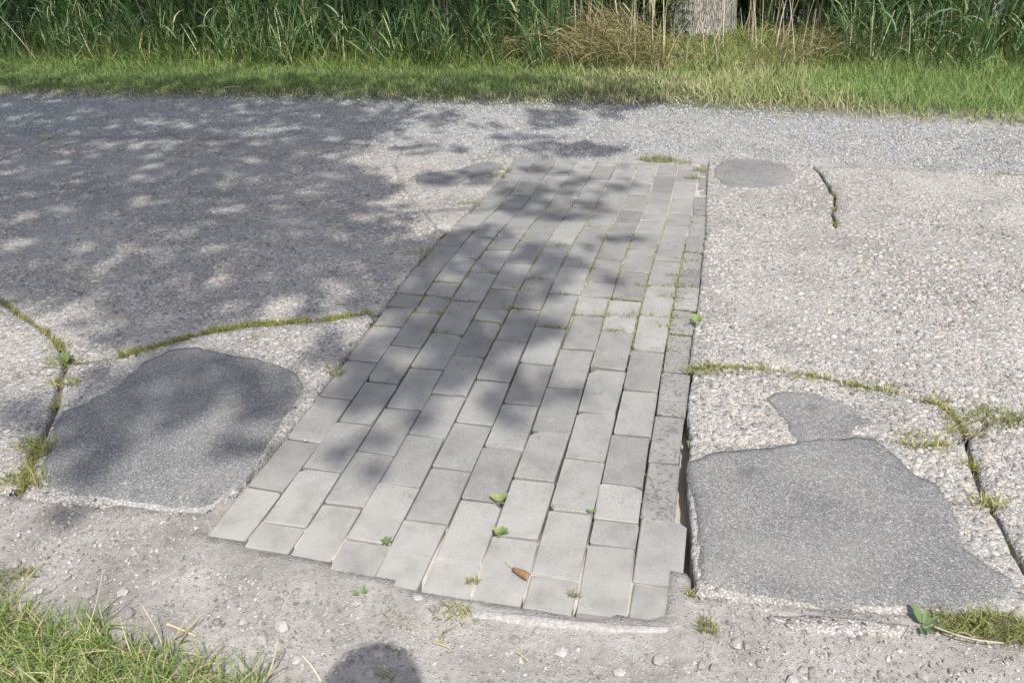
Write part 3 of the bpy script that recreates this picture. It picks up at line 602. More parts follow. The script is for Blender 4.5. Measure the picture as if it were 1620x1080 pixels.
# ------------------------------------------------------------------ shade tree behind the camera: its crown lays the dappled shade
DARK = [(250, 190, 430, 42), (-150, 240, 330, 120), (520, 205, 90, 32), (500, 148, 545, 18, .5), (770, 201, 30, 6, .55), (830, 216, 55, 7, .5), (905, 236, 95, 12, .6), (870, 188, 42, 16, .6), (720, 182, 22, 12, .5), (680, 238, 55, 9, .5), (965, 182, 20, 14, .5), (960, 160, 75, 14, .8),
 (200, 330, 330, 110), (450, 335, 190, 85), (100, 425, 260, 60), (330, 465, 230, 50), (570, 405, 110, 50), (530, 300, 70, 40), (440, 250, 120, 22), (220, 520, 120, 30), (725, 285, 65, 12), (600, 450, 60, 45),
 (640, 470, 62, 50), (720, 425, 90, 45), (690, 520, 100, 50), (780, 470, 60, 50), (620, 575, 75, 42), (700, 585, 60, 30), (770, 545, 60, 40), (560, 625, 55, 28), (640, 625, 60, 28), (800, 600, 42, 40, .75), (815, 650, 30, 38, .7), (878, 622, 32, 16, .7), (840, 590, 30, 16, .5), (593, 747, 15, 11), (541, 724, 16, 10), (598, 697, 24, 11), (660, 670, 25, 12), (850, 520, 30, 25),
 (840, 318, 50, 26, .75), (890, 335, 45, 16, .6), (930, 318, 40, 17, .65), (895, 285, 40, 10, .6), (960, 340, 28, 8, .5), (858, 270, 36, 7, .5), (985, 290, 20, 14, .45), (950, 262, 40, 5, .4), (860, 400, 42, 20), (895, 432, 42, 14), (966, 447, 14, 6), (760, 375, 55, 18), (845, 450, 45, 25), (925, 395, 16, 6), (985, 378, 30, 4), (900, 420, 20, 12),
 (300, 585, 120, 22), (425, 625, 45, 34), (300, 640, 42, 24), (360, 600, 60, 20), (140, 690, 68, 58), (190, 640, 55, 30), (125, 765, 55, 25), (100, 808, 22, 18), (382, 712, 34, 13), (395, 660, 25, 14), (40, 655, 45, 22), (60, 720, 18, 30), (265, 690, 14, 10), (350, 765, 18, 9), (520, 555, 50, 25), (180, 600, 40, 22), (60, 640, 40, 20)]
LITE = [(222, 320, 28, 11, .7), (365, 336, 27, 10, .9), (318, 312, 18, 8, .5), (235, 190, 30, 7, .7), (278, 196, 22, 7, .7), (425, 206, 30, 10, .8), (390, 180, 30, 5, .5), (40, 186, 34, 9, .5), (180, 228, 55, 5, .6), (185, 390, 32, 16, .7), (130, 440, 45, 14, .5), (115, 470, 40, 12, .4), (340, 400, 30, 10, .4), (575, 346, 34, 7, .8), (532, 458, 26, 16, .9), (445, 492, 34, 24, 1), (480, 475, 25, 15, .5), (25, 548, 72, 52, 1), (585, 257, 45, 14, .9), (520, 248, 25, 6, .6), (610, 330, 25, 16, .8), (690, 255, 50, 8, .9), (700, 335, 50, 14, 1), (645, 318, 30, 10, .7), (670, 310, 40, 9, .9), (760, 345, 35, 8, .6), (15, 740, 40, 40, 1), (450, 550, 62, 26, 1), (245, 655, 24, 30, .9), (275, 742, 85, 42, 1), (205, 617, 20, 12, .6), (650, 568, 22, 14, .6), (720, 565, 25, 14, .6), (800, 560, 20, 10, .5), (700, 600, 20, 14, .6), (560, 648, 40, 12, .5), (670, 425, 14, 6, .3), (735, 410, 28, 8, .6), (770, 480, 26, 10, .5), (845, 365, 50, 7, .9), (870, 378, 25, 4, .6), (660, 200, 30, 14, .8), (780, 185, 35, 8, .9), (460, 300, 40, 8, .35), (270, 440, 50, 10, .35), (560, 445, 10, 8, .3), (620, 560, 14, 8, .3), (790, 150, 40, 5, .4), (630, 150, 50, 4, .4), (40, 605, 40, 18, .7)]
def shade(u, v):
    m = np.zeros(len(u)); w = 1
    for cx_, cy_, rx_, ry_, *k_ in DARK:
        d = np.sqrt(((u - cx_) / rx_) ** 2 + ((v - cy_) / ry_) ** 2); m = np.maximum(m, (k_[0] if k_ else 1) * np.clip((1.18 - d) / .36, 0, 1))
    for cx_, cy_, rx_, ry_, k in LITE:
        d = np.sqrt(((u - cx_) / rx_) ** 2 + ((v - cy_) / ry_) ** 2); m = m * (1 - k * np.clip((1.25 - d) / .6, 0, 1))
    return m
n = 150000; q = np.c_[rng.uniform(-7.5, 1.6, n), rng.uniform(-.5, 6.5, n)]
u, v = PIX(np.c_[q, H(q[:, 1])])
m = shade(u, v); offl = (u < -20); m = np.where(offl, .75 * (fbm(q[:, 0] * 2.2, q[:, 1] * 2.2, 8) > .42) * (q[:, 1] > .2), m)
up_ = (v < 100) & ~offl; m = np.where(up_, .85 * (fbm(q[:, 0] * 1.6, q[:, 1] * 1.6, 18) > .41) * (u < 800), m)
m *= sstep(1.0, .0, (np.abs(q[:, 0] + 3.2) - 4.0) / 2)
m = m * (.35 + .65 * sstep(.17, .34, fbm(q[:, 0] * 6, q[:, 1] * 6, 23, 2)))
keep = rng.random(n) < m * .40; q = q[keep]
hgt = 6.4 + 1.5 * (fbm(q[:, 0] * .9, q[:, 1] * .9, 4) - .5) * 2 + rng.normal(0, .55, len(q))
LP = np.c_[q, H(q[:, 1])] - SUN[None] * (hgt / -SUN[2])[:, None]
def leaves(P, size, name, parent, loc):
    n = len(P); s = size * rng.uniform(.7, 1.3, n)
    b = np.array([(0, -.55, 0), (.36, -.1, .05), (0, .62, -.04), (-.36, -.1, .05)])
    V, F = joined(b, np.array([[0, 1, 2, 3]]), P, rotmats(n, s, s, s, .6))
    return obj(name, V - np.asarray(loc), F, M_LEAF, parent, False, {'tint': np.repeat(rng.random(n), 4)})
def limb(bag, a, b_, r0, r1, segs=5, k=8, wob=.12):
    a, b_ = np.array(a, float), np.array(b_, float); d = b_ - a; L = np.linalg.norm(d); d /= L
    s = np.cross(d, [0.3, .2, 1]); s /= np.linalg.norm(s); t_ = np.cross(d, s); V = []
    for i in range(segs + 1):
        f = i / segs; c = a + (b_ - a) * f + (s * rng.normal(0, wob) + t_ * rng.normal(0, wob)) * (0 < i < segs) * L * .12 + np.array([0, 0, .06 * L * math.sin(f * math.pi)])
        r = r0 + (r1 - r0) * f; th = np.arange(k) * 2 * np.pi / k
        V.append(c + r * (np.cos(th)[:, None] * s + np.sin(th)[:, None] * t_))
    V = np.concatenate(V); F = [(i * k + j, i * k + (j + 1) % k, (i + 1) * k + (j + 1) % k, (i + 1) * k + j) for i in range(segs) for j in range(k)]
    bag[0].append(V); bag[1].append(np.array(F) + bag[2]); bag[2] += len(V)
def trunk_mesh(name, base, r0, r1, h, lean, parent, flare=.35, k=72, rings=60):
    V = []
    for i in range(rings + 1):
        f = (i / rings) ** 1.5; z = f * h; r = r0 + (r1 - r0) * f; r *= 1 + flare * math.exp(-z / .22)
        th = np.arange(k) * 2 * np.pi / k
        rad = r * (1 + .05 * np.sin(th * 5 + 1) * math.exp(-z / .5) + .07 * (fbm(np.cos(th) * 9 + 20, np.sin(th) * 9 + z * 2.2, 50) - .5) + .03 * (fbm(np.cos(th) * 25 + 20, np.sin(th) * 25 + z * 9, 55) - .5))
        V.append(np.c_[np.cos(th) * rad + lean[0] * f, np.sin(th) * rad + lean[1] * f, np.full(k, z - .15)])
    F = [(i * k + j, i * k + (j + 1) % k, (i + 1) * k + (j + 1) % k, (i + 1) * k + j) for i in range(rings) for j in range(k)]
    return obj(name, np.concatenate(V), np.array(F), M_BARK, parent, True)
tb = np.array([-2.7, -2.1, float(ground_z(np.array([-2.7]), np.array([-2.1]))[0])])
tree = empty('shade_tree', tb); tag(tree, 'broad leafy tree standing behind the camera, seen only by its dappled shade', 'tree')
tk = trunk_mesh('trunk', tb, .24, .15, 4.6, (.3, -.1), tree, .4, 40, 30)
leaves(LP, .095, 'crown', tree, tb)
bag = [[], [], 0]; top = np.array([.3, -.1, 4.4])
idx = rng.choice(len(LP), 46, False)
for j, i in enumerate(idx):
    e = LP[i] - tb; mid = top + (e - top) * .45 + rng.normal(0, .15, 3)
    if j < 12: limb(bag, top - [0, 0, rng.uniform(0, .6)], mid, .07, .035); limb(bag, mid, e, .035, .01)
    else: limb(bag, LP[idx[j % 12]] - tb + (mid - (LP[idx[j % 12]] - tb)) * .4, e, .018, .006, 4, 5)
obj('limbs', np.concatenate(bag[0]), np.concatenate(bag[1]), M_BARK, tree, True)

# ------------------------------------------------------------------ verge grass, reeds
def gz(q): return ground_z(q[:, 0], q[:, 1])
def inview(q, pad=60, hi=.6):
    u, v = PIX(np.c_[q, H(q[:, 1])]); return (u > -pad) & (u < 1620 + pad)
bg_ = Bag(); n = 90000; q = np.c_[rng.uniform(-5.2, 3.3, n), rng.uniform(3.35, 5.0, n)]; ge = np.interp(q[:, 0], GE_X, GE_Y)
d = q[:, 1] - ge + .10 * (fbm(q[:, 0] * 5, q[:, 1] * 5, 61) - .5); q = q[(d > -.02) & inview(q) & (rng.random(n) < .3 + .7 * sstep(0, .12, d))]; d = q[:, 1] - np.interp(q[:, 0], GE_X, GE_Y)
n = len(q); sun_side = sstep(.2, 1.6, q[:, 0]); dry = .03 + .35 * (fbm(q[:, 0] * 2.4, q[:, 1] * 4, 33) - .45) + .36 * sstep(-.6, .4, q[:, 0]) * sstep(2.3, 1.2, q[:, 0])
tint = np.clip(rng.random(n) * .75 + dry + .28 * (d < .08), 0, 1)
L = (.03 + .035 * rng.random(n)) * (1 + .9 * sun_side) * (1 + .5 * sstep(.5, .9, d))
bg_.add(*ribbons(np.c_[q, gz(q) - .004], rng.uniform(0, 6.28, n), rng.uniform(.7, 1.5, n), rng.uniform(0, 1.2, n), L, .0042, 2, tint))
o = bg_.make('mown_grass', M_MOWN); tag(o, 'short mown grass strip along the far side of the gravel', 'grass', kind='stuff')
bg_ = Bag(); n = 26000; q = np.c_[rng.uniform(-6.5, 3.9, n), 4.25 + 1.5 * rng.random(n) ** .8]; ge = np.interp(q[:, 0], GE_X, GE_Y)
q = q[(q[:, 1] - ge > .55 + .3 * (fbm(q[:, 0] * 2, q[:, 1] * 0, 5) - .3)) & inview(q)]; n = len(q)
L = (.10 + .20 * rng.random(n)) * (1 - .5 * np.exp(-((q[:, 0] - .75) / .8) ** 2)) * (.7 + .6 * fbm(q[:, 0] * 1.7, q[:, 1] * 1.7, 71)) * (.6 + .5 * sstep(4.3, 4.9, q[:, 1]))
bg_.add(*ribbons(np.c_[q, gz(q) - .01], rng.uniform(0, 6.28, n), rng.uniform(.9, 1.5, n), rng.uniform(.1, 1.5, n), L, rng.uniform(.004, .008, n), 4, np.clip(rng.random(n) * .85 + .3 * (fbm(q[:, 0] * 1.5, q[:, 1] * 1.5, 72) - .5), 0, 1)))
o = bg_.make('rough_grass', M_GRASS); tag(o, 'rough uncut grass between the mown strip and the reeds', 'grass', kind='stuff')

def reed_patch(bag, q, h, nleaf, tint0=0.0, lowleaf=.12):
    n = len(q); base = np.c_[q, gz(q) - .02]; az = rng.uniform(0, 6.28, n); e0 = rng.normal(1.5, .07, n); bend = rng.uniform(-.05, .35, n)
    bag.add(*ribbons(base, az, e0, bend, h, rng.uniform(.005, .009, n), 5, np.clip(rng.random(n) * .5 + .35 + tint0, 0, .93), None, 'stem'))
    for k in range(nleaf):
        f = lowleaf + (1 - lowleaf) * (k + rng.random(n) * .8) / nleaf; L0 = h * f
        tm = f; e = e0 - bend * tm * .5
        st = base + (h * f)[:, None] * np.stack([np.cos(e) * np.cos(az), np.cos(e) * np.sin(az), np.sin(e)], -1)
        la = rng.uniform(0, 6.28, n)
        bag.add(*ribbons(st, la, rng.uniform(.85, 1.42, n), rng.uniform(.1, 1.5, n), rng.uniform(.24, .50, n) * np.clip(h / .9, .55, 1.1), rng.uniform(.007, .016, n), 4, np.clip(rng.random(n) * .93 + tint0, 0, 1), None, 'reed'))
bg_ = Bag(); n = 2000; q = np.c_[rng.uniform(-7.5, 4.2, n), 4.42 + .9 * rng.random(n)]; q = q[inview(q, 150) & ~((np.abs(q[:, 0] - .75) < .95))]
reed_patch(bg_, q, rng.uniform(.25, .70, len(q)) * (.6 + .4 * sstep(4.4, 4.8, q[:, 1])), 5, .04)
n = 3300; q = np.c_[rng.uniform(-9, 5, n), 4.8 + 2.8 * rng.random(n) ** 1.1]; q = q[inview(q, 200) & ~((np.abs(q[:, 0] - .82) < .4) & (q[:, 1] < 5.9))]
q = q[~((np.abs(q[:, 0] - .65) < .85) & (q[:, 1] < 5.35))]
n = 500; q = np.concatenate([q, np.c_[rng.uniform(-.4, 2.2, n), rng.uniform(5.85, 7.3, n)]])
reed_patch(bg_, q, rng.uniform(.9, 1.9, len(q)), 11, -.05, .03)
o = bg_.make('reed_bed', M_REED); tag(o, 'dense bed of green reeds behind the grass verge', 'reeds', kind='stuff')
bg_ = Bag(); n = 650; q = np.c_[rng.uniform(-6.5, 4, n), 4.5 + 1.1 * rng.random(n)]; q = q[inview(q, 60)]; n = len(q)
bg_.add(*ribbons(np.c_[q, gz(q)], rng.uniform(0, 6.28, n), rng.normal(1.42, .16, n), rng.uniform(0, .4, n), rng.uniform(.18, .6, n), rng.uniform(.004, .008, n), 4, None, None, 'stem'))
o = bg_.make('dead_reed_stems', M_DRY); tag(o, 'dead straw coloured stems standing among the green reeds', 'reeds', kind='stuff')
# pale dry canes left of the tree
def ray_at_y(uv, Y):
    a = np.array([uv], float); x = (a[:, 0] - 810) / FPX; y = -(a[:, 1] - 540) / FPX; x, y = cr * x - sr * y, sr * x + cr * y
    fw = cp + sp * y; upz = cp * y - sp; dv = np.array([(cy * x + sy * fw)[0], (-sy * x + cy * fw)[0], upz[0]])
    return CAM + dv * (Y - CAM[1]) / dv[1]
def cane(name, p0, p1, w0, w1, mat, label, cat, group=None, bendv=(0, 0, 0), tint=.5, leaf=None):
    p0, p1 = np.array(p0, float), np.array(p1, float); k = 6; segs = 7; V = []
    d = (p1 - p0) / np.linalg.norm(p1 - p0); s = np.cross(d, [.2, 1, .1]); s /= np.linalg.norm(s); t_ = np.cross(d, s)
    for i in range(segs + 1):
        f = i / segs; c = (p1 - p0) * f + np.array(bendv) * math.sin(f * math.pi); r = w0 + (w1 - w0) * f; r *= 1.0 + .25 * (i % 3 == 0)
        th = np.arange(k) * 2 * np.pi / k; V.append(c + r * (np.cos(th)[:, None] * s + np.sin(th)[:, None] * t_))
    F = [(i * k + j, i * k + (j + 1) % k, (i + 1) * k + (j + 1) % k, (i + 1) * k + j) for i in range(segs) for j in range(k)]
    o = obj(name, np.concatenate(V), np.array(F), mat, None, True, {'tint': np.full(k * (segs + 1), tint), 'along': np.full(k * (segs + 1), .6)}, tuple(p0))
    return tag(o, label, cat, group)
for i, (b_, tp, Y) in enumerate([((1028, 60), (1022, -90), 5.55), ((1018, 62), (1017, -80), 5.6), ((1035, 58), (1041, -100), 5.5), ((1030, 60), (1052, -70), 5.65), ((1045, 70), (1020, -60), 5.5), ((985, 70), (968, -60), 5.4), ((1000, 60), (985, 5), 5.35)]):
    cane('dry_cane', ray_at_y(b_, Y), ray_at_y(tp, Y), .006, .004, M_DRY, 'pale dry reed cane standing just left of the tree trunk', 'cane', 'dry canes left of the tree', (rng.normal(0, .02), 0, 0), .6 + .4 * rng.random())

# ------------------------------------------------------------------ roadside tree with tussock
tp0 = np.array([.755, 5.46, float(ground_z(np.array([.82]), np.array([5.5]))[0])])
tr = empty('roadside_tree', tp0); tag(tr, 'thick pale barked tree trunk rising from a grassy mound before the reeds', 'tree')
trunk_mesh('trunk', tp0, .258, .18, 4.5, (.1, .15), tr, .16, 90, 90)
n = 9000; a = rng.normal(0, 1, (n, 3)); a /= np.linalg.norm(a, axis=1)[:, None]; cpnt = a * (rng.random(n) ** .45)[:, None] * np.array([2.8, 2.6, 2.3])
lumpy = fbm(cpnt[:, 0] * 1.1 + 9, cpnt[:, 1] * 1.1 + cpnt[:, 2] * .9, 81) > .43; cpnt = cpnt[lumpy]
n = 9000; q = np.c_[rng.uniform(-1.5, 3.4, n), rng.uniform(5.45, 8.2, n)]; q = q[(fbm(q[:, 0] * 1.6, q[:, 1] * 1.6, 83) > .38) & ~((np.abs(q[:, 0] - .66) < .6) & (q[:, 1] < 5.95))]   # low drooping boughs that keep the reeds behind the trunk in shade
hg = 3.4 + .9 * (fbm(q[:, 0] * .8, q[:, 1] * .8, 84) - .5) * 2 + rng.normal(0, .3, len(q)); low = np.c_[q, np.zeros(len(q))] - SUN[None] * (hg / -SUN[2])[:, None]
leaves(np.concatenate([cpnt + tp0 + np.array([.2, 1.2, 7.4]), low]), .12, 'crown', tr, tp0)
bag = [[], [], 0]
for i in rng.choice(len(cpnt), 26, False):
    limb(bag, np.array([.08, .12, rng.uniform(3.6, 4.3)]), cpnt[i] + np.array([.2, 1.2, 7.4]), .06, .012)
for i in rng.choice(len(low), 14, False): limb(bag, np.array([.05, .08, rng.uniform(2.6, 3.6)]), low[i] - tp0, .035, .008)
obj('limbs', np.concatenate(bag[0]), np.concatenate(bag[1]), M_BARK, tr, True)
bg_ = Bag(); n = 6500; a = rng.uniform(0, 6.28, n); rr = .15 + .85 * rng.random(n) ** .7
q = np.c_[.72 + 1.45 * rr * np.cos(a), 4.98 + .5 * rr * np.sin(a)]; dd = np.hypot(q[:, 0] - .82, q[:, 1] - 5.5); q = q[dd > .28]; n = len(q)
oa = np.arctan2(q[:, 1] - 5.45, q[:, 0] - .8) + rng.normal(0, .8, n)
bg_.add(*ribbons(np.c_[q, gz(q) - .02], oa, rng.uniform(.9, 1.5, n), rng.uniform(.8, 2.4, n), rng.uniform(.15, .42, n) * (.45 + .60 * sstep(.15, .7, np.abs(q[:, 0] - .85)) + .25 * sstep(.8, .2, q[:, 0])), rng.uniform(.004, .008, n), 6, np.clip(rng.random(n) * .8 + .2, 0, 1)))
o = bg_.make('grass_tussock', M_TUSS, loc=(.75, 5.4, float(ground_z(np.array([.75]), np.array([5.4]))[0]))); tag(o, 'shaggy half dry grass tussock around the foot of the tree', 'tussock')
n = 420; q = np.c_[rng.uniform(.46, .72, n), rng.uniform(5.15, 5.32, n), np.zeros(n)]; q[:, 2] = ground_z(q[:, 0], q[:, 1]) + .45 * rng.random(n) ** 1.3
bv4 = np.array([(0, -.5, 0), (.34, 0, .06), (0, .55, 0), (-.34, 0, .06)]); V, F = joined(bv4, np.array([[0, 1, 2, 3]]), q, rotmats(n, .034, .034, .034, .9))
lc = np.array([.58, 5.25, ground_z(np.array([.58]), np.array([5.25]))[0]])
o = obj('climbing_weed', V - lc, F, M_LEAF, None, False, {'tint': np.repeat(rng.random(n), 4)}, tuple(lc)); tag(o, 'dark leafy weed climbing the left side of the trunk foot', 'weed', kind='stuff')

# ------------------------------------------------------------------ near grass at the lower left
poly = G([(-160, 880), (0, 925), (70, 945), (140, 968), (215, 985), (280, 1008), (340, 1030), (420, 1052), (470, 1095), (440, 1300), (-200, 1300)])
lo, hi = poly.min(0), poly.max(0); n = 16000; q = np.c_[rng.uniform(lo[0], hi[0], n), rng.uniform(lo[1], hi[1], n)]; q = q[inside(q, poly + (rng.random((1, 2)) - .5) * 0)]
u, v = PIX(np.c_[q, H(q[:, 1])]); q = q[(u > -160) & (v < 1230)]
core = inside(q, poly + normals(poly) * .045); q = q[(core & (rng.random(len(q)) < .85)) | ((fbm(q[:, 0] * 16, q[:, 1] * 16, 44, 2) > .55) & (rng.random(len(q)) < .5))]; n = len(q); bg_ = Bag()
bg_.add(*ribbons(np.c_[q, gz(q) - .003], rng.uniform(0, 6.28, n), rng.uniform(.35, 1.4, n), rng.uniform(.2, 1.8, n), rng.uniform(.035, .10, n), rng.uniform(.0016, .0034, n), 5, np.clip(rng.random(n) ** .9, 0, 1)))
o = bg_.make('roadside_grass', M_GRASS); tag(o, 'long sunlit grass tangled with straw in the lower left corner', 'grass', kind='stuff')
ST = [((133, 1010), (163, 902), .0014, 'tall pale dry stalk leaning right at the edge of the near grass', .9), ((20, 970), (57, 851), .0012, 'thin greenish seed stalk rising highest at the left frame edge', .3),
      ((258, 1022), (225, 958), .0014, 'straw stalk leaning left over the dirt beside the near grass', .8), ((418, 1076), (438, 1014), .0020, 'bent pale straw at the right end of the near grass', .9), ((507, 1075), (478, 1036), .0019, 'pale straw leaning left beside the head shadow', .85),
      ((270, 1014), (297, 968), .0016, 'short pale straw leaning right above the near grass', .8), ((165, 1018), (136, 968), .0013, 'short pinkish straw crossing the tall pale stalk', .6)]
for b_, tp, w, lb, tn in ST:
    g = G([b_])[0]; z = float(ground_z(g[None, 0], g[None, 1])[0]); t1 = ray_at_y(tp, g[1] + .012)
    cane('dry_stalk', (g[0], g[1], z), t1, w, w * .5, M_DRY, lb, 'stalk', None, (.004, 0, 0), tn)
g0 = G([(440, 1014)])[0]
# ------------------------------------------------------------------ grass and weeds in cracks
def tuft(p, rad, n, L, label, mat=M_TUFT, name='grass_tuft', cat='grass tuft', stretch=(1, 1), w=(.0015, .003), z0=None, e=(.5, 1.45), tb_=0):
    g = G([p])[0]; a = rng.uniform(0, 6.28, n); rr = np.sqrt(rng.random(n)) * rad
    q = np.c_[g[0] + rr * np.cos(a) * stretch[0], g[1] + rr * np.sin(a) * stretch[1]]; z = H(q[:, 1]) + (.001 if z0 is None else z0)
    b_ = Bag(); b_.add(*ribbons(np.c_[q, z], rng.uniform(0, 6.28, n), rng.uniform(*e, n), rng.uniform(.1, 1.3, n), rng.uniform(.5, 1.1, n) * L, rng.uniform(*w, n), 4, np.clip(rng.random(n) * .9 + tb_, 0, 1)))
    o = b_.make(name, mat, loc=(g[0], g[1], float(H(g[1])))); return tag(o, label, cat)
TU = [((20, 484), .03, 60, .03, 'dull green tuft in the crack at the left frame edge'), ((48, 506), .03, 60, .025, 'flat olive tuft a step down the far left crack'), ((95, 548), .04, 110, .035, 'olive tuft just above the junction of the left cracks'),
 ((97, 577), .045, 140, .04, 'bright green tuft at the junction of the left cracks'), ((102, 609), .04, 110, .04, 'ragged straw tipped tuft below the left crack junction'), ((58, 712), .045, 180, .05, 'long drooping tuft beside the left asphalt patch'), ((40, 765), .045, 150, .05, 'reddish straw tuft at the bottom of the left crack'),
 ((86, 646), .02, 40, .025, 'tiny green tuft above the dark gap left of the asphalt patch'), ((204, 565), .03, 90, .04, 'vivid green tuft beside a pale pebble on the left mossy crack'), ((406, 538), .014, 40, .025, 'single small green sprout below the left mossy crack'),
 ((1115, 590), .045, 170, .035, 'yellow green tuft where the right crack meets the pavers'), ((1140, 588), .04, 110, .03, 'olive tuft second from the pavers on the right crack'), ((1205, 589), .045, 110, .028, 'flat tuft on the right crack above the small patch'), ((1278, 598), .04, 110, .03, 'tuft on the right crack right of the small patch corner'),
 ((1350, 615), .03, 100, .032, 'dense rounded tuft on the bend of the right crack'), ((1410, 620), .035, 90, .03, 'dry yellow tuft further along the right crack'), ((1484, 640), .03, 100, .035, 'straw coloured tuft where the right crack turns down'), ((1514, 664), .035, 110, .04, 'tuft on the steep part of the right crack'),
 ((1527, 688), .035, 110, .04, 'tuft at the knot where three right cracks meet'), ((1580, 668), .05, 220, .05, 'broad pale green tuft spreading at the right frame edge'), ((1460, 705), .05, 220, .035, 'long low tuft lying along the crack above the big patch'), ((1532, 741), .018, 70, .035, 'small tuft sitting in the right hand open crack'),
 ((1560, 803), .026, 110, .045, 'taller tuft lower down the right hand open crack'), ((1322, 357), .025, 70, .025, 'tuft at the near end of the short far crack'), ((1319, 311), .022, 70, .022, 'tuft halfway along the short far crack'), ((1315, 332), .02, 60, .02, 'low tuft between the two others on the short far crack'), ((1040, 254), .07, 260, .04, 'green weedy tuft at the far end of the pavers'),
 ((1075, 257), .05, 110, .022, 'low green growth right of the weedy tuft at the far paver end'), ((797, 271), .035, 90, .035, 'green tuft at the tip of the curved patch'), ((785, 281), .035, 90, .04, 'dark green tuft below the tip of the curved patch'), ((741, 325), .045, 120, .028, 'green tuft between the curved patch and the pavers'),
 ((707, 323), .03, 60, .02, 'faint green tuft below the curved patch'), ((1108, 270), .03, 70, .03, 'tuft on the far right corner paver'), ((1096, 282), .03, 70, .028, 'small weed on the joint near the far right corner'), ((655, 403), .025, 60, .028, 'dark tuft on the left paver edge near the broken lump'),
 ((670, 396), .02, 45, .02, 'pale tuft just above the dark one on the left paver edge'), ((527, 590), .028, 80, .028, 'green tuft on the left paver edge beside the asphalt patch'), ((1515, 990), .035, 200, .035, 'spiky green tuft right of the dandelion'), ((1588, 998), .05, 330, .042, 'largest spiky green tuft in the lower right corner'),
 ((1118, 995), .018, 50, .03, 'short green tuft below the lower right paver corner'), ((1088, 942), .01, 30, .018, 'tiny tuft at the end of the dark gap by the last paver'), ((718, 972), .03, 90, .03, 'straggly pale grass tuft left of the mortar strip'), ((700, 1003), .004, 6, .045, 'lone upright green blade on the dirt above the head shadow'),
 ((617, 1075), .008, 10, .05, 'green blade standing inside the head shadow'), ((750, 921), .012, 35, .02, 'tiny seedling grass in the joint below the lowest pavers'), ((635, 980), .04, 60, .01, 'thin flush of green on the dirt left of the mortar strip'), ((908, 943), .01, 25, .018, 'tiny straw tuft in the joint between the lowest pavers'),
 ((18, 912), .03, 60, .03, 'small green tuft at the left edge above the near grass'), ((52, 908), .02, 35, .022, 'sparse green sprig right of the small left edge tuft'), ((75, 221), .07, 130, .03, 'dark green tuft in the far left slab joint'), ((262, 213), .05, 60, .015, 'faint green growth at the far edge of the left slab'), ((1593, 278), .04, 70, .02, 'low green growth at the far edge of the right slab')]
for p, rad, n, L, lb in TU: tuft(p, rad, n, L, lb, tb_=-.12 if 'green' in lb else .08, stretch=(1.3, .7))
# mossy grass along the long cracks and the paver joints
def along(poly, n, w, L, bag, tb_=0, z0=-.006, thr=.44):
    d = np.r_[0, np.cumsum(np.linalg.norm(np.diff(poly, axis=0), axis=1))]; s = rng.random(n) * d[-1]; keep = fbm(s * 14, s * 0 + 3, 91, 3) > thr; s = s[keep]
    q = np.c_[np.interp(s, d, poly[:, 0]), np.interp(s, d, poly[:, 1])] + rng.normal(0, w, (len(s), 2)); n = len(q)
    bag.add(*ribbons(np.c_[q, H(q[:, 1]) + z0], rng.uniform(0, 6.28, n), rng.uniform(.2, 1.4, n), rng.uniform(.1, 1.3, n), rng.uniform(.5, 1.1, n) * L, rng.uniform(.0016, .0032, n), 3, np.clip(rng.random(n) * .9 + tb_, 0, 1)))
bg_ = Bag(); along(L3[1:], 6500, .0095, .020, bg_, .08, .003, .30); along(L1, 1300, .009, .02, bg_, .1, .003); along(L2[3:], 900, .009, .035, bg_, .1); along(R1, 800, .006, .02, bg_, .12, .002); along(R2, 200, .004, .02, bg_); along(LD, 300, .015, .02, bg_)
o = bg_.make('crack_moss', M_TUFT); tag(o, 'mossy grass lining the long cracks between the slabs', 'moss', kind='stuff')
bg_ = Bag(); qs = []
for xl, xr, y0, y1 in JOINTS:
    k = 46; s = rng.random(k); qs.append(np.c_[xl + (xr - xl) * s, y0 + rng.normal(0, .0012, k)])
    k = 55; s = rng.random(k); qs.append(np.c_[xl + rng.normal(0, .0012, k), y0 + (y1 - y0) * s])
q = np.concatenate(qs); pr = sstep(.38, .75, q[:, 1]) * sstep(1.75, 1.25, q[:, 1]) * sstep(.44, .58, fbm(q[:, 0] * 7, q[:, 1] * 7, 95, 2) + .12 * sstep(.3, .95, q[:, 0])) + .014
q = q[rng.random(len(q)) < pr]; n = len(q)
bg_.add(*ribbons(np.c_[q, H(q[:, 1]) - .007], rng.uniform(0, 6.28, n), rng.uniform(.5, 1.4, n), rng.uniform(.1, 1.2, n), rng.uniform(.008, .017, n), rng.uniform(.0016, .003, n), 3, np.clip(rng.random(n) * .75 + .2, 0, 1)))
for p in [(970, 523), (1045, 553), (885, 517), (790, 540), (985, 473), (850, 440), (820, 457), (885, 463), (815, 488), (925, 422), (940, 358), (892, 388), (1020, 452), (1075, 450), (1062, 500), (1065, 470), (700, 495), (690, 523), (765, 430), (745, 478), (712, 472), (655, 466), (700, 447), (1000, 500), (955, 498), (1050, 517), (1030, 500), (860, 517), (1072, 435), (1078, 410)]:
    g = G([p])[0]; k = 34; q = np.c_[g[0] + rng.normal(0, .026, k), g[1] + rng.normal(0, .004, k)]
    bg_.add(*ribbons(np.c_[q, H(q[:, 1]) - .004], rng.uniform(0, 6.28, k), rng.uniform(.3, 1.4, k), rng.uniform(.1, 1.2, k), rng.uniform(.012, .028, k), rng.uniform(.0016, .003, k), 3, np.clip(rng.random(k) * .8 + .05, 0, 1)))
o = bg_.make('joint_moss', M_TUFT); tag(o, 'yellow green moss and tiny grass in the paver joints', 'moss', kind='stuff')

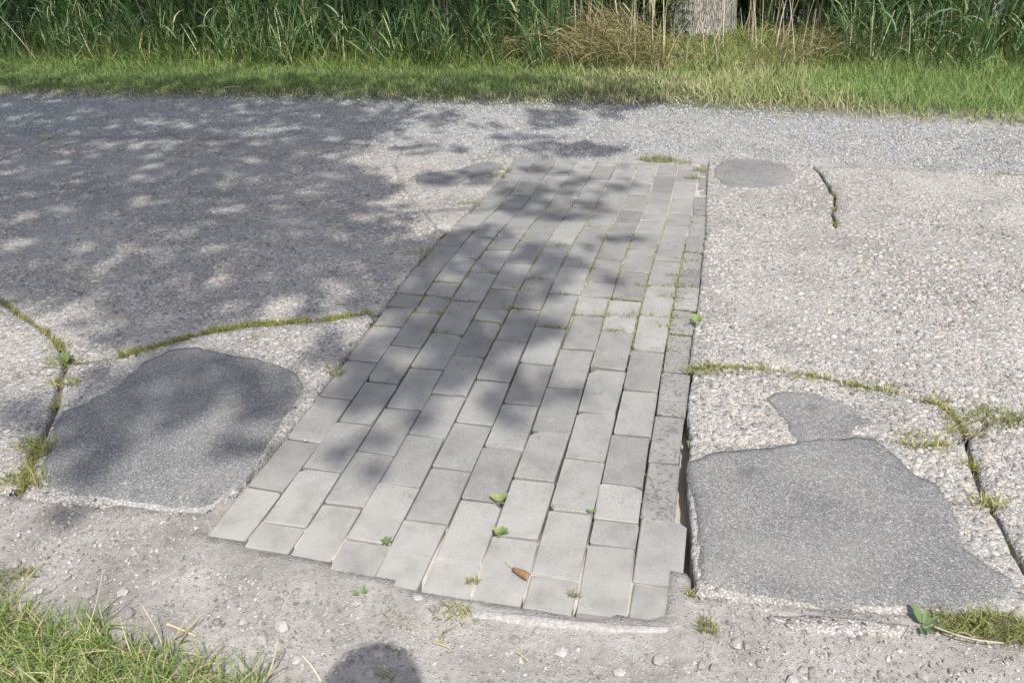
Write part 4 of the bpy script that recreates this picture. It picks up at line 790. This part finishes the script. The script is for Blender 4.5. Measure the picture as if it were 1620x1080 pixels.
# ------------------------------------------------------------------ seedlings and dandelion
def leaf_grid(L, W, nx=5, ny=8, lobed=0, cup=.15, droop=.3, seed=0):
    rs_ = np.random.default_rng(seed); V = []
    for j in range(ny + 1):
        t_ = j / ny; w = W * (math.sin(math.pi * min(1, t_ ** .75 * .97 + .03)) ** .8) * (1 + lobed * math.sin(t_ * 17)) * .5 + .0004
        for i in range(nx):
            s = i / (nx - 1) * 2 - 1; V.append((s * w, L * t_ * math.cos(droop * t_), abs(s) ** 1.5 * w * cup * 2 - L * .35 * droop * t_ * t_ + L * .12 * t_ + rs_.normal(0, W * .01)))
    return np.array(V), grid_faces(nx, ny + 1)
def weed(p, leaves_, label, name='seedling', cat='seedling', tint=.5, zo=.002):
    """leaves_: (azimuth deg, length, width, elevation deg)"""
    g = G([p])[0]; e = empty(name, (g[0], g[1], float(H(g[1])) + zo)); tag(e, label, cat)
    for k, (az, L, W, el, *lb) in enumerate(leaves_):
        V, F = leaf_grid(L, W, lobed=lb[0] if lb else 0, seed=k); V[:, 1] += L * .18
        o = obj('leaf', V, F, M_WEED, e, True, {'tint': np.full(len(V), min(1, max(0, tint + rng.normal(0, .15))))}); o.rotation_euler = (R(el), 0, R(az - 90))
    V, F = leaf_grid(.006, .004, seed=3); o = obj('stem', V, F, M_WEED, e, True, {'tint': np.full(len(V), .2)}); o.rotation_euler = (R(60), 0, 0)
    return e
weed((791, 795), [(35, .026, .013, 40), (70, .020, .012, 55), (165, .026, .013, 25), (140, .022, .010, 30), (-40, .014, .008, 20)], 'bright two leaved seedling in the joint above the other one', tint=.75)
weed((788, 846), [(175, .018, .016, 55), (20, .024, .013, 30), (50, .02, .012, 40), (5, .024, .009, 20), (-60, .012, .008, 10)], 'seedling with round left leaf a brick below the bright one', tint=.6)
weed((612, 858), [(0, .013, .007, 15), (60, .013, .007, 20), (120, .013, .007, 15), (180, .013, .007, 15), (240, .012, .007, 10), (300, .013, .007, 15)], 'small olive rosette in the joint of the lower left pavers', tint=.15)
weed((937, 812), [(20, .012, .009, 40), (170, .014, .008, 25), (90, .008, .006, 50)], 'tiny pale seedling in the joint right of centre', tint=.5)
weed((573, 942), [(200, .018, .006, 15), (90, .018, .009, 35), (30, .014, .007, 30), (170, .02, .004, 20)], 'faint grey green sprout on the dirt below the pavers', tint=.3)
weed((1101, 512), [(70, .030, .017, 50), (110, .028, .016, 45), (20, .024, .014, 40), (160, .02, .01, 35), (200, .03, .006, 20), (260, .024, .006, 25)], 'leafy green weed at the right paver edge', name='leafy_weed', cat='weed', tint=.7)
weed((1461, 992), [(118, .040, .017, 30, .12), (75, .030, .012, 35, .2), (-12, .050, .012, 8, .3), (-75, .024, .012, 18, .15), (-110, .022, .012, 12, .1), (35, .032, .009, 20, .2)], 'green dandelion rosette at the edge of the big asphalt patch', name='dandelion', cat='weed', tint=.15)
weed((103, 577), [(80, .04, .025, 45), (140, .035, .022, 40), (20, .035, .02, 35)], 'broad leaved blue green weed in the left crack junction', name='leafy_weed', cat='weed', tint=.1)
g = G([(1476, 998)])[0]; h_ = G([(1583, 1030)])[0]
cane('trailing_straw', (g[0], g[1], .012), (h_[0], h_[1], .022), .0016, .0012, M_DRY, 'long thin straw trailing right from the dandelion', 'stalk', None, (-.004, -.012, .004), .5)
g = G([(1270, 1050)])[0]
# ------------------------------------------------------------------ rolled dry leaf on a paver
g = G([(826, 912)])[0]; e = empty('fallen_leaf', (g[0], g[1], float(H(g[1])) + .004)); tag(e, 'curled brown fallen leaf with its stalk on a lower paver', 'leaf')
V = []; nx, ny = 9, 10
for j in range(ny):
    t_ = j / (ny - 1); rad = .0068 + .002 * math.sin(t_ * 3); 
    for i in range(nx):
        s = i / (nx - 1); a = -0.7 + 3.6 * s; rag = (rng.random() * .006 if j == ny - 1 else 0)
        V.append(((t_ - .5) * .044 - rag, -math.cos(a) * rad * (1 - .25 * s) * (.55 + .6 * t_), rad * .8 + math.sin(a) * rad * .9 * (.55 + .6 * t_) + rng.normal(0, .0003)))
o = obj('blade', np.array(V), grid_faces(nx, ny), M_BROWN, e, True); o.rotation_euler = (0, 0, R(-24))
sd = o.modifiers.new('thickness', 'SOLIDIFY'); sd.thickness = .0005
k = 6; V = []; dirv = np.array([-.82, .57, 0]); 
for i in range(7):
    f = i / 6; c = np.array([-.019, .009, .006]) + dirv * .024 * f + np.array([0, 0, .006 * f]); th = np.arange(k) * 2 * np.pi / k
    V.append(c + .0009 * (1 - .4 * f) * np.c_[np.sin(th) * .57, np.sin(th) * .82, np.cos(th)])
F = [(i * k + j, i * k + (j + 1) % k, (i + 1) * k + (j + 1) % k, (i + 1) * k + j) for i in range(6) for j in range(k)]
obj('stalk', np.concatenate(V), np.array(F), M_STEMG, e, True)
# a few twigs and straws on the ground
for i, (a, b_, mt, lb) in enumerate([((686, 1019), (714, 1028), M_STEMG, 'short brown twig lying on the dirt right of the head shadow'), ((818, 1033), (836, 1048), M_DRY, 'short pale straw lying on the dirt below the mortar strip'), ((1222, 183), (1258, 186), M_STEMG, 'dark thin twig on the far gravel by the grass edge'), ((357, 148), (384, 148), M_DRY, 'pale straw lying along the mown grass edge'), ((266, 990), (310, 1006), M_DRY, 'straw lying flat across the near grass tips')]):
    p0, p1 = G([a])[0], G([b_])[0]; z = lambda p: float(ground_z(p[None, 0], p[None, 1])[0]) + .006
    cane('twig', (p0[0], p0[1], z(p0)), (p1[0], p1[1], z(p1)), .0016 if i < 2 else .003, .0012 if i < 2 else .002, mt, lb, 'twig', None, (0, 0, .002), .5)

# ------------------------------------------------------------------ the photographer (only the head's shadow falls into the picture)
HX, HY, HZ = 1.052, -1.605, 1.62
def skin_body(name, joints, edges, mat, root, parent=None, sub=2):
    me = bpy.data.meshes.new(name); names = list(joints); me.from_pydata([joints[k][0] for k in names], [(names.index(a), names.index(b_)) for a, b_ in edges], [])
    o = bpy.data.objects.new(name, me); C.objects.link(o); me.materials.append(mat)
    if parent is not None: o.parent = parent
    o.modifiers.new('skin', 'SKIN').use_smooth_shade = True
    for i, k in enumerate(names):
        r = joints[k][1]; me.skin_vertices[0].data[i].radius = r if isinstance(r, tuple) else (r, r); me.skin_vertices[0].data[i].use_root = (k == root)
    sb = o.modifiers.new('sub', 'SUBSURF'); sb.levels = sub; sb.render_levels = sub
    return o
m, t, b = newmat('skin_and_clothes'); tc = t.nodes.new('ShaderNodeTexCoord'); sx = t.nodes.new('ShaderNodeSeparateXYZ'); t.links.new(tc.outputs['Object'], sx.inputs[0])
cl = ramp(t, maths(t, 'MULTIPLY', sx.outputs[2], .5), [(0, (.05, .045, .04)), (.045, (.06, .07, .10)), (.47, (.06, .07, .10)), (.48, (.22, .25, .30)), (.735, (.22, .25, .30)), (.745, (.42, .27, .2))], 'CONSTANT'); t.links.new(cl, b.inputs['Base Color']); b.inputs['Roughness'].default_value = .8
person = empty('person', (HX, HY - .14, 0)); tag(person, 'person standing behind the camera whose round head shadow falls at the bottom edge', 'person')
J_ = {'pel': ((0, 0, .92), (.16, .11)), 'waist': ((0, 0, 1.08), (.14, .10)), 'chest': ((0, 0, 1.28), (.17, .11)), 'coll': ((0, .0, 1.42), (.09, .08)), 'neck': ((0, .04, 1.49), .055), 'jaw': ((0, .10, 1.545), (.062, .07)), 'head': ((0, .13, 1.63), (.085, .10)), 'crown': ((0, .125, 1.69), (.075, .088)), 'nose': ((0, .235, 1.60), .012)}
E_ = [('pel', 'waist'), ('waist', 'chest'), ('chest', 'coll'), ('coll', 'neck'), ('neck', 'jaw'), ('jaw', 'head'), ('head', 'crown'), ('head', 'nose')]
for s_, sd_ in ((1, 'r'), (-1, 'l')):
    J_.update({sd_ + 'sh': ((s_ * .17, -.01, 1.40), .062), sd_ + 'el': ((s_ * .235, .05, 1.13), .045), sd_ + 'wr': ((s_ * .10, .155, 1.215), .028), sd_ + 'pa': ((s_ * .072, .175, 1.225), (.024, .03)),
               sd_ + 'hip': ((s_ * .09, 0, .86), .095), sd_ + 'kn': ((s_ * .10, .02, .49), .06), sd_ + 'an': ((s_ * .11, -.02, .09), .045), sd_ + 'to': ((s_ * .13, .14, .035), (.045, .03))})
    E_ += [('coll', sd_ + 'sh'), (sd_ + 'sh', sd_ + 'el'), (sd_ + 'el', sd_ + 'wr'), (sd_ + 'wr', sd_ + 'pa'), ('pel', sd_ + 'hip'), (sd_ + 'hip', sd_ + 'kn'), (sd_ + 'kn', sd_ + 'an'), (sd_ + 'an', sd_ + 'to')]
    for f, (dx, dz, ln) in enumerate(((.012, .022, .9), (.004, .012, 1), (0, 0, 1.05), (.002, -.012, .85), (.02, -.025, .6))):
        J_[f'{sd_}f{f}a'] = ((s_ * (.064 + dx * .3), .188, 1.225 + dz), .0085); J_[f'{sd_}f{f}b'] = ((s_ * (.058 - .012 * ln), .192, 1.226 + dz * 1.1), .0075)
        E_ += [(sd_ + 'pa', f'{sd_}f{f}a'), (f'{sd_}f{f}a', f'{sd_}f{f}b')]
skin_body('body', J_, E_, m, 'pel', person)
M_HAIR = mat_plain('brown_hair', (.06, .04, .025), .6, 300, .4, .002)
bv2 = []; nu, nv = 24, 14
for j in range(nv + 1):
    ph = math.pi * .62 * j / nv
    for i in range(nu):
        th = 2 * math.pi * i / nu; fr_ = 1 - .12 * max(0, math.sin(th)) * (j / nv) ** 2
        bv2.append((math.sin(ph) * math.cos(th) * .093 * fr_, .118 + math.sin(ph) * math.sin(th) * .108 * fr_ - .012, 1.645 + math.cos(ph) * .112 + .003 * math.sin(th * 9)))
obj('hair', np.array(bv2), np.array([(j * nu + i, j * nu + (i + 1) % nu, (j + 1) * nu + (i + 1) % nu, (j + 1) * nu + i) for j in range(nv) for i in range(nu)]), M_HAIR, person, True)
def boxv(c, d): return np.array([(c[0] + sx_ * d[0], c[1] + sy_ * d[1], c[2] + sz_ * d[2]) for sx_ in (-1, 1) for sy_ in (-1, 1) for sz_ in (-1, 1)])
BF = np.array([(0, 1, 3, 2), (4, 6, 7, 5), (0, 4, 5, 1), (2, 3, 7, 6), (0, 2, 6, 4), (1, 5, 7, 3)])
M_BLK = mat_plain('black_camera_shell', (.02, .02, .02), .5, 400, .2, .0003)
hc = empty('held_camera', (HX - .012, HY + .045, 1.2256)); tag(hc, 'small black camera in the hands of the person behind the view', 'camera')
o = obj('body', boxv((0, 0, 0), (.045, .012, .028)), BF, M_BLK, hc); bm_ = o.modifiers.new('bevel', 'BEVEL'); bm_.width = .005; bm_.segments = 3
th = np.arange(24) * 2 * np.pi / 24
o = obj('lens', np.concatenate([np.c_[np.cos(th) * .02, np.full(24, y_), np.sin(th) * .02] for y_ in (.012, .03)]), [np.array([(i, (i + 1) % 24, 24 + (i + 1) % 24, 24 + i) for i in range(24)]), np.array([list(range(24, 48))])], M_BLK, hc)
